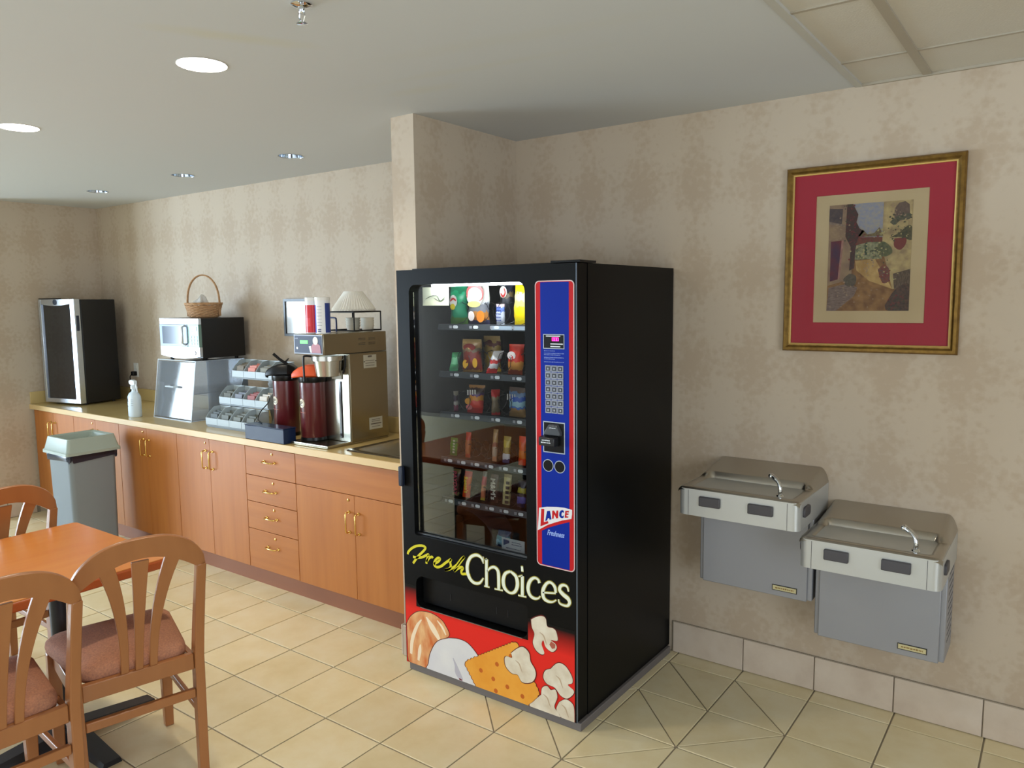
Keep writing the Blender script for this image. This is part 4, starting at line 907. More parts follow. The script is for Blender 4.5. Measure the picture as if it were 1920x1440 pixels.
paint('painted_door_jamb', [(0.165, 0.335), (0.19, 0.33), (0.155, 0.70), (0.13, 0.70)], (160, 116, 104), (146, 106, 92), 6)
paint('painted_vine', [(0.22, 0), (0.29, 0), (0.36, 0.10), (0.34, 0.17), (0.38, 0.23), (0.44, 0.26), (0.36, 0.33), (0.34, 0.42), (0.33, 0.60), (0.27, 0.62), (0.28, 0.40), (0.21, 0.30)], (82, 42, 40), (60, 50, 44), 7, sc=60)
paint('painted_right_house', [(0.66, 0), (1, 0), (1, 0.80), (0.80, 0.80), (0.66, 0.42)], (186, 164, 112), (150, 128, 94), 4, sc=12)
paint('painted_arch_window', [(0.79, 0.16), (0.79, 0.07), (0.84, 0.02), (0.91, 0.01), (0.96, 0.04), (0.97, 0.14)], (92, 74, 64), (110, 90, 76), 5)
paint('painted_balcony_plants', [(0.74, 0.19), (0.82, 0.14), (0.97, 0.12), (0.97, 0.17), (0.86, 0.18), (0.80, 0.22)], (72, 76, 62), (96, 92, 72), 6, True, 60)
paint('painted_hanging_plants', [(0.74, 0.33), (0.85, 0.29), (0.95, 0.23), (1, 0.25), (1, 0.36), (0.88, 0.33)], (92, 84, 58), (72, 70, 50), 6, True, 60)
paint('painted_round_sign', [(0.80, 0.34), (0.93, 0.34), (0.93, 0.40), (0.87, 0.445), (0.80, 0.41)], (108, 48, 44), (124, 58, 50), 7, True)
paint('painted_arch', [(0.32, 0.31), (0.66, 0.32), (0.66, 0.365), (0.50, 0.36), (0.32, 0.39)], (116, 62, 46), (96, 66, 50), 6, sc=40)
paint('painted_arch_foliage', [(0.36, 0.31), (0.42, 0.24), (0.48, 0.29), (0.56, 0.28), (0.62, 0.23), (0.67, 0.31)], (96, 72, 56), (120, 104, 70), 7, False, 60)
paint('painted_cypress', [(0.455, 0.37), (0.48, 0.36), (0.485, 0.48), (0.45, 0.48)], (72, 84, 62), (60, 70, 54), 7)
paint('painted_shrub', [(0.58, 0.42), (0.66, 0.36), (0.76, 0.41), (0.78, 0.47), (0.70, 0.50), (0.62, 0.48)], (74, 82, 54), (100, 100, 66), 7, True, 70)
paint('painted_pot_plants', [(0.62, 0.62), (0.68, 0.58), (0.75, 0.61), (0.76, 0.72), (0.68, 0.74)], (92, 72, 66), (126, 76, 56), 7, True, 60)
paint('painted_fence', [(0.80, 0.66), (1, 0.62), (1, 0.78), (0.82, 0.80)], (110, 92, 72), (78, 62, 52), 7, sc=70, st=(3, 1, 0.5))
paint('painted_flower_bed', [(0.72, 0.95), (0.84, 0.80), (1, 0.76), (1, 1), (0.76, 1)], (92, 66, 52), (64, 54, 48), 8, True, 50)
paint('painted_steps', [(0.02, 0.78), (0.26, 0.74), (0.38, 0.78), (0.34, 0.86), (0.12, 1.0), (0, 1.0)], (134, 114, 104), (106, 86, 76), 7, sc=30, st=(1, 1, 5))
paint('painted_bush', [(0.20, 0.70), (0.28, 0.65), (0.36, 0.68), (0.34, 0.76), (0.24, 0.76)], (74, 66, 58), (96, 86, 70), 8, True, 60)
rs_ = random.Random(5)
for nm, rgb, n_, zones in (('dark_leaf_dabs', (66, 66, 50), 90, [(0.24, 0.05, 0.06, 0.3), (0.62, 0.44, 0.1, 0.08), (0.85, 0.3, 0.14, 0.06), (0.86, 0.15, 0.1, 0.05), (0.86, 0.9, 0.12, 0.1)]),
                           ('red_leaf_dabs', (112, 44, 44), 70, [(0.30, 0.25, 0.07, 0.25), (0.5, 0.33, 0.16, 0.04), (0.7, 0.68, 0.07, 0.06), (0.85, 0.92, 0.1, 0.08)]),
                           ('light_leaf_dabs', (168, 156, 106), 80, [(0.62, 0.27, 0.08, 0.06), (0.66, 0.45, 0.1, 0.06), (0.86, 0.24, 0.13, 0.1), (0.4, 0.45, 0.08, 0.06), (0.8, 0.62, 0.12, 0.1)]),
                           ('stone_dabs', (150, 126, 100), 90, [(0.12, 0.25, 0.12, 0.1), (0.55, 0.8, 0.2, 0.15), (0.2, 0.85, 0.15, 0.1), (0.5, 0.6, 0.12, 0.1), (0.85, 0.1, 0.1, 0.1)])):
    b = MB()
    for i in range(n_):
        u0, v0, du, dv = rs_.choice(zones); u = min(max(rs_.gauss(u0, du*0.6), 0.015), 0.985); v = min(max(rs_.gauss(v0, dv*0.6), 0.015), 0.985)
        x_ = ax0+(ax1-ax0)*u; z_ = az0+(az1-az0)*(1-v); r1, r2 = rs_.uniform(0.002, 0.0052), rs_.uniform(0.0015, 0.0042); yl_ = -0.0140-0.00002*i/n_
        b.add([(x_-r1, yl_, z_), (x_, yl_, z_-r2), (x_+r1, yl_, z_), (x_, yl_, z_+r2)], [(0, 1, 2, 3)])
    b.build(nm, M('art_'+nm, rgb, 0.6), pr_, kind='stuff')
PGL = glassy('picture_glass', (250, 250, 250), 0.95, 0.0, 0.05, 1.08)
MB().box(px0+0.034, px1-0.034, -0.0172, -0.0162, pz0+0.034, pz1-0.034).build('picture_glass', PGL, pc)

# ------------------------------------------------------------------ recessed lamps, sprinkler, outlet
LENS = M('lit_lamp_lens', (255, 248, 232), 0.4, emit=14.0); REFL = M('lamp_reflector', (190, 202, 214), 0.12, 1.0); BULB = M('unlit_bulb_glass', (210, 216, 222), 0.15)
lab_on = ['round lit ceiling lamp above the table, right one of the two lit', 'round lit ceiling lamp farther left, at the photo edge']
lab_off = ['unlit recessed chrome lamp nearest the vending machine', 'unlit recessed chrome lamp, middle one above the worktop', 'unlit recessed chrome lamp nearest the far left corner']
kon = koff = 0
for x, y, r, k in LAMPS:
    lab = lab_on[kon] if k == 'on' else lab_off[koff]
    t = thing('recessed_lamp', lab, 'ceiling light', (x, y, HC), 0, 'lit ceiling lamps' if k == 'on' else 'unlit ceiling lamps over the worktop')
    MB().lathe([(r-0.001, HC+0.01), (r+0.003, HC-0.002), (r+0.005, HC-0.0022), (r+0.005, HC-0.0005)], (x, y, 0), 40, cap=False).build('trim_ring', WHITE_TRIM if k == 'on' else REFL, t, smooth=40)
    if k == 'on':
        kon += 1
        MB().lathe([(r-0.002, HC+0.004), (r+0.002, HC-0.0028), (r*0.5, HC-0.0040), (0.001, HC-0.0042)], (x, y, 0), 40).build('lens', LENS, t, smooth=60)
        l = bpy.data.lights.new('lamp_glow', 'SPOT'); l.energy = 42; l.color = (1.0, 0.86, 0.66); l.spot_size = 2.6; l.spot_blend = 0.8; l.shadow_soft_size = 0.07
        lo = bpy.data.objects.new('lamp_glow', l); lo.location = (0, 0, -0.02); C.objects.link(lo); lo.parent = t
    else:
        koff += 1
        MB().lathe([(r-0.002, HC+0.002), (r*0.92, HC+0.03), (r*0.7, HC+0.07), (r*0.4, HC+0.095), (0.004, HC+0.1)], (x, y, 0), 36, cap=False).build('reflector', REFL, t, smooth=60)
        MB().lathe([(0.004, HC+0.020), (0.022, HC+0.026), (0.026, HC+0.045), (0.018, HC+0.07), (0.012, HC+0.085)], (x, y, 0), 20).build('bulb', BULB, t, smooth=60)
t = thing('fire_sprinkler', 'small chrome fire sprinkler hanging from the ceiling at the top edge', 'sprinkler', (0.645, -1.862, HC))
MB().lathe([(0.03, HC-0.0005), (0.03, HC-0.004), (0.014, HC-0.010)], (0.645, -1.862, 0), 20).build('escutcheon', CHROME, t, smooth=40)
MB().lathe([(0.009, HC-0.008), (0.009, HC-0.022), (0.006, HC-0.026)], (0.645, -1.862, 0), 12).build('sprinkler_body', CHROME, t, smooth=40)
for s_ in (1, -1): MB().tube([(0.645+s_*0.008, -1.862, HC-0.02), (0.645+s_*0.012, -1.862, HC-0.034), (0.645+s_*0.003, -1.862, HC-0.05)], 0.0022, 6).build('frame_arm', CHROME, t)
MB().lathe([(0.004, HC-0.046), (0.015, HC-0.051), (0.016, HC-0.053), (0.002, HC-0.054)], (0.645, -1.862, 0), 16).build('deflector', CHROME, t, smooth=40)
t = thing('wall_outlet', 'white wall outlet plate beside the black fridge', 'outlet', (-3.90, -0.004, 1.15))
MB().box(-3.935, -3.865, -0.007, -0.001, 1.09, 1.205).build('cover_plate', WHITE_TRIM, t, bevel=0.002)
MB().box(-3.92, -3.88, -0.012, -0.0072, 1.16, 1.19).build('receptacle', WHITE_TRIM, t, bevel=0.002)
t = thing('power_plug', 'black power plug in the wall outlet beside the fridge', 'plug', (-3.90, -0.02, 1.12))
MB().box(-3.918, -3.882, -0.045, -0.0075, 1.10, 1.138).build('plug_body', BLK2, t, bevel=0.006)
MB().tube(catmull([(-3.90, -0.045, 1.115), (-3.90, -0.06, 1.09), (-3.905, -0.05, 1.04), (-3.93, -0.045, 0.98), (-3.97, -0.05, 0.93)], 5), 0.004, 6).build('cord', BLK2, t, smooth=60)
# ------------------------------------------------------------------ small fridge (local coordinates: front at -y)
SILV = M('silver_door_frame', (196, 204, 214), 0.25, 0.85)
def place(t): return t
fw, fd, fh = 0.42, 0.355, 0.842
rz = math.radians(12)
fr = thing('mini_fridge', 'small black fridge with silver-framed dark glass door in the left corner of worktop', 'fridge', (-4.105, -0.508, 0.8975), rz)
b = MB().box(-fw/2, fw/2, 0.055, fd+0.01, 0.012, fh-0.004); b.build('fridge_body', M('fridge_black', (18, 19, 22), 0.42, bump=(200, 0.08)), fr, bevel=0.006, local=True)
for sx_ in (-1, 1):
    for y in (0.08, fd-0.03): MB().lathe([(0.014, 0), (0.014, 0.012)], (sx_*(fw/2-0.04), y, 0), 12).build('foot', BLK2, fr, local=True)
b = MB()
b.box(-fw/2, -fw/2+0.028, 0, 0.05, 0.014, fh); b.box(fw/2-0.052, fw/2, 0, 0.05, 0.014, fh)
b.box(-fw/2+0.028, fw/2-0.052, 0, 0.05, 0.014, 0.05)
n = 14; top = [(-fw/2+0.028, fh), (fw/2-0.052, fh)]; cur = [(fw/2-0.052+(-fw+0.08)*i/n, fh-0.040-0.016*math.sin(PI*i/n)*0.9) for i in range(n+1)]
b.prism([(fw/2-0.052, fh)]+cur+[(-fw/2+0.028, fh)], 0, 0.05)
b.build('door_frame', SILV, fr, bevel=0.003, local=True)
MB().box(-fw/2+0.026, fw/2-0.05, 0.012, 0.018, 0.045, fh-0.035).build('door_glass', M('dark_mirror_glass', (26, 30, 36), 0.03, 0.0, spec=1.0), fr, local=True)
MB().box(-fw/2+0.03, fw/2-0.055, 0.03, 0.05, 0.05, fh-0.06).build('door_back', BLK2, fr, local=True)
MB().lathe([(0.022, 0.0005), (0.022, -0.003)], (-0.01, 0, fh-0.024), 20, 'y').build('badge', M('badge_dark', (60, 66, 78), 0.3, 0.6), fr, local=True)
MB().box(fw/2-0.001, fw/2+0.004, 0.012, 0.034, fh-0.25, fh-0.13).build('door_grip', M('grip_slate', (46, 54, 70), 0.4), fr, local=True, bevel=0.002)  # grip in one even dark slate colour
MB().box(-fw/2+0.0, 0.0, 0.004, 0.05, fh+0.0005, fh+0.008).build('hinge_cap', BLK2, fr, local=True, bevel=0.002)

# ------------------------------------------------------------------ spray bottle
sb = thing('spray_bottle', 'white plastic spray bottle with handwriting standing on the worktop by the fridge', 'spray bottle', (-2.95, -0.53, 0.8975))
x, y, z = -2.95, -0.53, 0.8975
HDPE = M('milky_plastic', (212, 226, 234), 0.4)
def ell(prof, sx_, sy_, n=28): return [[(x+r*sx_*math.cos(2*PI*k/n), y+r*sy_*math.sin(2*PI*k/n), z+h) for k in range(n)] for r, h in prof]
bd = MB().loft(ell([(0.05, 0), (0.055, 0.006), (0.055, 0.12), (0.053, 0.145), (0.040, 0.168), (0.022, 0.180), (0.017, 0.184), (0.017, 0.205)], 1.0, 0.75)).build('bottle', HDPE, sb, smooth=50)
b = MB()
for (u, v, s_) in ((-0.03, 0.135, 1), (-0.026, 0.118, 1.2), (-0.032, 0.10, 0.9), (-0.03, 0.08, 1.1), (-0.022, 0.125, 0.8)):
    pts = [(u, v), (u+0.012*s_, v+0.004), (u+0.006, v-0.008), (u+0.018*s_, v-0.004)]
    P = [(x+p[0], y-math.sqrt(max(0, 1-(p[0]/0.055)**2))*0.0415-0.0006, z+p[1]) for p in pts]; b.tube(P, 0.0013, 5)
for k in range(4):
    P = [(x+u, y-math.sqrt(1-(u/0.055)**2)*0.0415-0.0006, z+0.125-0.013*k) for u in (0.022, 0.03, 0.038)]; b.tube(P, 0.001, 5)
b.build('handwriting', M('marker_ink', (84, 92, 104), 0.6), bd)
MB().lathe([(0.020, z+0.198), (0.020, z+0.220), (0.014, z+0.226)], (x, y, 0), 18).build('collar', M('sprayer_white', (226, 234, 240), 0.4), sb, smooth=40)
MB().loft([[(x-0.045, y-0.011, z+0.236), (x-0.045, y+0.011, z+0.236), (x-0.045, y+0.011, z+0.256), (x-0.045, y-0.011, z+0.256)],
           [(x-0.01, y-0.013, z+0.222), (x-0.01, y+0.013, z+0.222), (x-0.01, y+0.013, z+0.264), (x-0.01, y-0.013, z+0.264)],
           [(x+0.03, y-0.012, z+0.226), (x+0.03, y+0.012, z+0.226), (x+0.03, y+0.012, z+0.258), (x+0.03, y-0.012, z+0.258)]]).build('spray_head', MATS['sprayer_white'], sb, bevel=0.004)
MB().tube([(x+0.026, y, z+0.234), (x+0.040, y, z+0.215), (x+0.044, y, z+0.190), (x+0.052, y, z+0.178)], [0.007, 0.006, 0.005, 0.004], 8).build('trigger', MATS['sprayer_white'], sb, smooth=60)

# ------------------------------------------------------------------ acrylic pastry case with slanted front
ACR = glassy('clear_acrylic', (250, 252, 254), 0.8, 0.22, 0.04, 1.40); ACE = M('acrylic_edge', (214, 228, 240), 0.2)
ac = thing('display_case', 'empty clear acrylic pastry case with slanted front under the microwave', 'display case', (-2.585, -0.23, 0.8975))
x0, x1, yb, z0, z1 = -2.825, -2.355, -0.03, 0.8985, 1.306; yf0, yf1 = -0.462, -0.405; th = 0.005
side = [(yf0, z0), (yb, z0), (yb, z1), (yf1, z1)]
for xs_ in (x0, x1-th): MB().prism(side, xs_, xs_+th, 'yz').build('side_pane', ACR, ac)
MB().box(x0+th, x1-th, yb-th, yb, z0, z1).build('back_pane', ACR, ac)
MB().box(x0+th, x1-th, yf1, yb-th, z1-th, z1).build('top_pane', ACR, ac)
MB().box(x0+th, x1-th, yf0, yb-th, z0, z0+th).build('base_pane', ACR, ac)
def yfr(zz): return yf0+(yf1-yf0)*(zz-z0)/(z1-z0)
fp = MB().hexa([(x0+th+0.002, yfr(z0+0.012), z0+0.012), (x1-th-0.002, yfr(z0+0.012), z0+0.012), (x1-th-0.002, yfr(z0+0.012)+th, z0+0.012), (x0+th+0.002, yfr(z0+0.012)+th, z0+0.012)],
               [(x0+th+0.002, yfr(z1-0.012), z1-0.012), (x1-th-0.002, yfr(z1-0.012), z1-0.012), (x1-th-0.002, yfr(z1-0.012)+th, z1-0.012), (x0+th+0.002, yfr(z1-0.012)+th, z1-0.012)]).build('front_door', ACR, ac)
hz_, hx = 1.125, -2.60; hy = yfr(hz_)
MB().tube([(hx-0.05, hy, hz_), (hx-0.05, hy-0.03, hz_), (hx+0.05, hy-0.03, hz_), (hx+0.05, hy, hz_)], 0.006, 8).build('pull', ACE, fp)
MB().box(x0+th, x1-th, yfr(1.08)+0.012, yb-th, 1.08, 1.08+th).build('shelf_pane', ACR, ac)
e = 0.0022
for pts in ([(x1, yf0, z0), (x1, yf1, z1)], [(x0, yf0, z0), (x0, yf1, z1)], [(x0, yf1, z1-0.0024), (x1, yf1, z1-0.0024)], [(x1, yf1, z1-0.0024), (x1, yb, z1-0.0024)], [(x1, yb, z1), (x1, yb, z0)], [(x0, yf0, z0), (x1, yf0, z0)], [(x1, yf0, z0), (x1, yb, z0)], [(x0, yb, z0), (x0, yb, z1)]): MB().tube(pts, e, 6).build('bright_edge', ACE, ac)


# ------------------------------------------------------------------ microwave and basket
mw = thing('microwave', 'black-sided steel-front microwave standing on the acrylic case', 'microwave', (-2.545, -0.22, 1.307))
x0, x1, yf, yb, z0, z1 = -2.785, -2.305, -0.40, -0.05, 1.325, 1.594
MB().box(x0, x1, yf+0.02, yb, z0, z1).build('microwave_body', M('microwave_black', (14, 15, 18), 0.4), mw, bevel=0.003)
MST = M('bright_steel', (214, 220, 226), 0.3, 0.8)
xd = x0+0.345
fc = [(x0, z0+0.012)]+[(x0+(x1-x0)*k/8, z0+0.012-0.018*math.sin(PI*k/8)) for k in range(1, 8)]+[(x1, z0+0.012), (x1, z0+0.075), (x0, z0+0.075)]
MB().prism(fc, yf-0.002, yf+0.0195).build('lower_fascia', MST, mw)
MB().box(x0, x1, yf-0.002, yf+0.0195, z1-0.042, z1).build('upper_fascia', MST, mw, bevel=0.002)
dr = MB().box(x0, xd, yf-0.004, yf+0.0195, z0+0.0755, z1-0.0425).build('oven_door', M('oven_door_steel', (104, 114, 130), 0.3, 0.35), mw, bevel=0.002)
MB().box(x0+0.035, xd-0.055, yf-0.0055, yf-0.0038, z0+0.093, z1-0.055).build('door_window', M('oven_window_reflection', (84, 96, 116), 0.12, spec=0.6), dr)  # blue-grey reflection painted into the window's base colour
MB().tube([(xd-0.026, yf-0.004, z0+0.09), (xd-0.026, yf-0.026, z0+0.10), (xd-0.026, yf-0.026, z1-0.06), (xd-0.026, yf-0.004, z1-0.05)], 0.007, 8).build('handle', MST, dr, smooth=60)
cp = MB().box(xd+0.002, x1, yf-0.003, yf+0.0195, z0+0.0755, z1-0.0425).build('control_panel', M('control_panel_steel', (120, 150, 140), 0.35, 0.3), mw, bevel=0.002)
MB().box(xd+0.02, x1-0.02, yf-0.0045, yf-0.0028, z1-0.085, z1-0.055).build('clock_display', M('display_green_black', (20, 44, 40), 0.2), cp)
for i in range(3):
    for k in range(3): MB().box(xd+0.022+i*0.034, xd+0.050+i*0.034, yf-0.0045, yf-0.0028, z0+0.090+k*0.022, z0+0.106+k*0.022).build('button', M('button_grey', (196, 204, 206), 0.4), cp)
MB().lathe([(0.016, 0.0), (0.015, -0.006)], (x1-0.06, yf-0.0015, z0+0.035), 16, 'y').build('open_button', MST, mw, smooth=40)
for xx in (x0+0.05, x1-0.05):
    for yy in (yf+0.05, yb-0.04): MB().lathe([(0.012, 1.3068), (0.014, z0+0.0006)], (xx, yy, 0), 12).build('foot', BLK2, mw)
WICK = M('wicker', (206, 166, 124), 0.65, vary=((178, 134, 92), 60, 1.0))
bk = thing('wicker_basket', 'small round wicker basket with tall hoop handle on the microwave', 'basket', (-2.52, -0.22, 1.5945))
cx, cy, cz = -2.52, -0.22, 1.5945
MB().lathe([(0.088, cz), (0.092, cz+0.004), (0.085, cz+0.006)], (cx, cy, 0), 28).build('basket_base', WICK, bk, smooth=40)
for k in range(9):
    zc = cz+0.010+k*0.0088; R0 = 0.095+0.020*(k/8); pts = []
    for i in range(48):
        a = 2*PI*i/48; rr = R0+0.0042*math.sin(12*a+(PI if k % 2 else 0)); pts.append((cx+rr*math.cos(a), cy+rr*math.sin(a), zc))
    MB().tube(pts, 0.0050, 6, True).build('weave', WICK, bk, smooth=60)
for i in range(24):
    a = 2*PI*(i+0.5)/24; MB().tube([(cx+0.093*math.cos(a), cy+0.093*math.sin(a), cz+0.004), (cx+0.116*math.cos(a), cy+0.116*math.sin(a), cz+0.092)], 0.003, 5).build('stake', WICK, bk)
pts = []; pts2 = []
for i in range(60):
    a = 2*PI*i/60; pts.append((cx+0.121*math.cos(a), cy+0.121*math.sin(a), cz+0.092+0.002*math.sin(20*a))); pts2.append((cx+(0.119+0.005*math.sin(15*a))*math.cos(a), cy+(0.119+0.005*math.sin(15*a))*math.sin(a), cz+0.100))
MB().tube(pts, 0.0055, 7, True).build('rim', WICK, bk, smooth=60); MB().tube(pts2, 0.0045, 6, True).build('rim', WICK, bk, smooth=60)
hd = (0.80, 0.60)
for off in (-0.006, 0.006):
    pts = [(cx+hd[0]*0.112*math.cos(a)-hd[1]*off, cy+hd[1]*0.112*math.cos(a)+hd[0]*off, cz+0.06+0.215*max(0, math.sin(a))**0.8+(0.02 if 0.05 < a < 3.1 else -0.05)) for a in [PI*k/28 for k in range(29)]]
    MB().tube(pts, 0.0052, 7).build('hoop_handle', WICK, bk, smooth=60)
PAPER = M('white_tissue', (226, 224, 220), 0.8)
b = MB().grid(lambda u, v: (cx-0.03+0.085*(u-0.5)+0.01*math.sin(v*9), cy+0.10*(v-0.5), cz+0.092+0.066*math.sin(PI*u)*math.sin(PI*v)+0.014*math.sin(7*u+5*v)), 10, 10)
o = b.build('paper_napkin', PAPER, smooth=60); so = o.modifiers.new('thick', 'SOLIDIFY'); so.thickness = 0.002
tag(o, 'crumpled white napkin lying inside the wicker basket', 'napkin')

# ------------------------------------------------------------------ condiment rack: three stepped tiers of grey bins
BINM = M('bin_grey_plastic', (166, 178, 182), 0.42); BIND = M('rack_grey_plastic', (140, 150, 156), 0.5)
rk = thing('condiment_rack', 'stepped grey condiment rack with three tiers of four open bins', 'rack', (-1.86, -0.33, 0.8975))
rx0, rw = -2.115, 0.515
tiers = [(-0.505, 0.915), (-0.400, 1.040), (-0.295, 1.205)]
for k, (yf, zb) in enumerate(tiers):
    MB().box(rx0-0.004, rx0+rw+0.004, yf+0.004, yf+0.115, zb-0.012, zb-0.0006).build('tier_shelf', BIND, rk, bevel=0.003)
    for q in range(4):
        a = rx0+rw*q/4+0.0015; c = rx0+rw*(q+1)/4-0.0015; tw = 0.0022; d = 0.112; hf, hb = 0.042, 0.110
        b = MB(); b.box(a, c, yf, yf+d, zb, zb+tw); b.box(a, c, yf, yf+tw, zb+tw, zb+hf); b.box(a, c, yf+d-tw, yf+d, zb+tw, zb+hb)
        for s0 in (a, c-tw): b.prism([(yf+tw, zb+tw), (yf+d-tw, zb+tw), (yf+d-tw, zb+hb), (yf+0.062, zb+hb-0.004), (yf+0.024, zb+hf+0.030), (yf+tw, zb+hf)], s0, s0+tw, 'yz')
        b.build('bin', BINM, rk)
for xx in (rx0+0.01, rx0+rw-0.016):
    MB().prism([(-0.49, 0.8978), (-0.185, 0.8978), (-0.185, 1.19), (-0.215, 1.19), (-0.29, 1.03), (-0.33, 1.02), (-0.385, 0.902)], xx, xx+0.006, 'yz').build('side_support', BIND, rk)
MB().box(rx0+0.01, rx0+rw-0.01, -0.50, -0.38, 0.8978, 0.9028).build('rack_base', BIND, rk)
def packets(name, lab, tier, q, rgb, n, group, gr2=None):
    yf, zb = tiers[tier]; a = rx0+rw*q/4
    for i in range(n):
        py = yf+0.012+i*(0.082/n); x0_ = a+0.022+random.uniform(-0.006, 0.008)
        zz = zb+0.003; h = random.uniform(0.062, 0.072)+0.018*i/n
        b = MB().hexa([(x0_, py, zz), (x0_+0.075, py, zz), (x0_+0.075, py+0.004, zz), (x0_, py+0.004, zz)], [(x0_, py+0.010, zz+h), (x0_+0.075, py+0.010, zz+h), (x0_+0.075, py+0.013, zz+h), (x0_, py+0.013, zz+h)])
        tag(b.build(name, M('packet_%d_%d_%d' % rgb, rgb, 0.6), bevel=0.001), lab, 'packet', group)
packets('sweetener_packet', 'pink sweetener packet in the second bin of the top tier', 2, 1, (222, 140, 124), 6, 'pink packets in the top tier')
packets('tea_packet', 'brown paper packet in the first bin of the top tier', 2, 0, (120, 108, 88), 5, 'brown packets in the top tier')
packets('creamer_packet', 'grey-white packet in the third bin of the top tier', 2, 2, (138, 136, 122), 6, 'grey packets in the top tier')
packets('sweetener_packet', 'dull red packet in the third bin of the middle tier', 1, 2, (160, 92, 90), 4, 'red packets in the middle tier')
packets('tea_packet', 'slate blue packet in the second bin of the middle tier', 1, 1, (122, 128, 140), 4, 'blue packets in the middle tier')
packets('sugar_packet', 'white packet in the last bin of the middle tier', 1, 3, (214, 208, 196), 4, 'white packets in the middle tier')
packets('tea_packet', 'dark olive packet in the first bin of the middle tier', 1, 0, (92, 92, 80), 4, 'olive packets in the middle tier')
for q, c_, l_ in ((0, (82, 90, 92), 'first'), (1, (104, 110, 104), 'second'), (2, (110, 114, 106), 'third'), (3, (96, 100, 92), 'last')):
    packets('tea_packet', 'grey-green packet in the %s bin of the bottom tier' % l_, 0, q, c_, 4, 'grey-green packets in the bottom tier, %s bin' % l_)
t = thing('foam_cup', 'white foam cup standing behind the condiment rack', 'cup', (-1.92, -0.10, 0.8975))
MB().lathe([(0.030, 0.8978), (0.045, 1.0), (0.047, 1.003)], (-1.92, -0.10, 0), 24).build('cup_base', M('foam_white', (226, 228, 228), 0.7), t, smooth=40)
for k in range(11): MB().lathe([(0.040, 0.99+k*0.028), (0.046, 1.005+k*0.028), (0.0475, 1.010+k*0.028), (0.0475, 1.016+k*0.028), (0.042, 1.017+k*0.028)], (-1.92, -0.10, 0), 24).build('nested_cup', MATS['foam_white'], t, smooth=40)
t['label'] = 'tall stack of white foam cups behind the condiment rack'

# ------------------------------------------------------------------ black box and airpots
GBLK = M('black_plastic_blue_sheen', (26, 40, 70), 0.22, spec=0.25)  # black plastic; the blue of the reflected window is put into its colour
tb = thing('black_box', 'glossy black box at the counter edge in front of the maroon airpots', 'box', (-1.32, -0.57, 0.8975))
MB().box(-1.500, -1.140, -0.638, -0.553, 0.8978, 0.982).build('box_body', GBLK, tb, bevel=0.003)
MB().box(-1.503, -1.137, -0.641, -0.550, 0.9825, 0.9865).build('box_lid', GBLK, tb, bevel=0.001)
tag(MB().tube(catmull([(-1.42, -0.575, 0.9905), (-1.52, -0.53, 0.995), (-1.588, -0.46, 1.03), (-1.590, -0.40, 1.08), (-1.585, -0.40, 1.12)], 6), 0.003, 6).build('cord', BLK2, smooth=60), 'thin black cord running from the black box up beside the condiment rack', 'cord')
MAR = M('maroon_enamel', (88, 26, 30), 0.28, coat=0.35); BADGE = M('badge_cream', (226, 216, 190), 0.4)
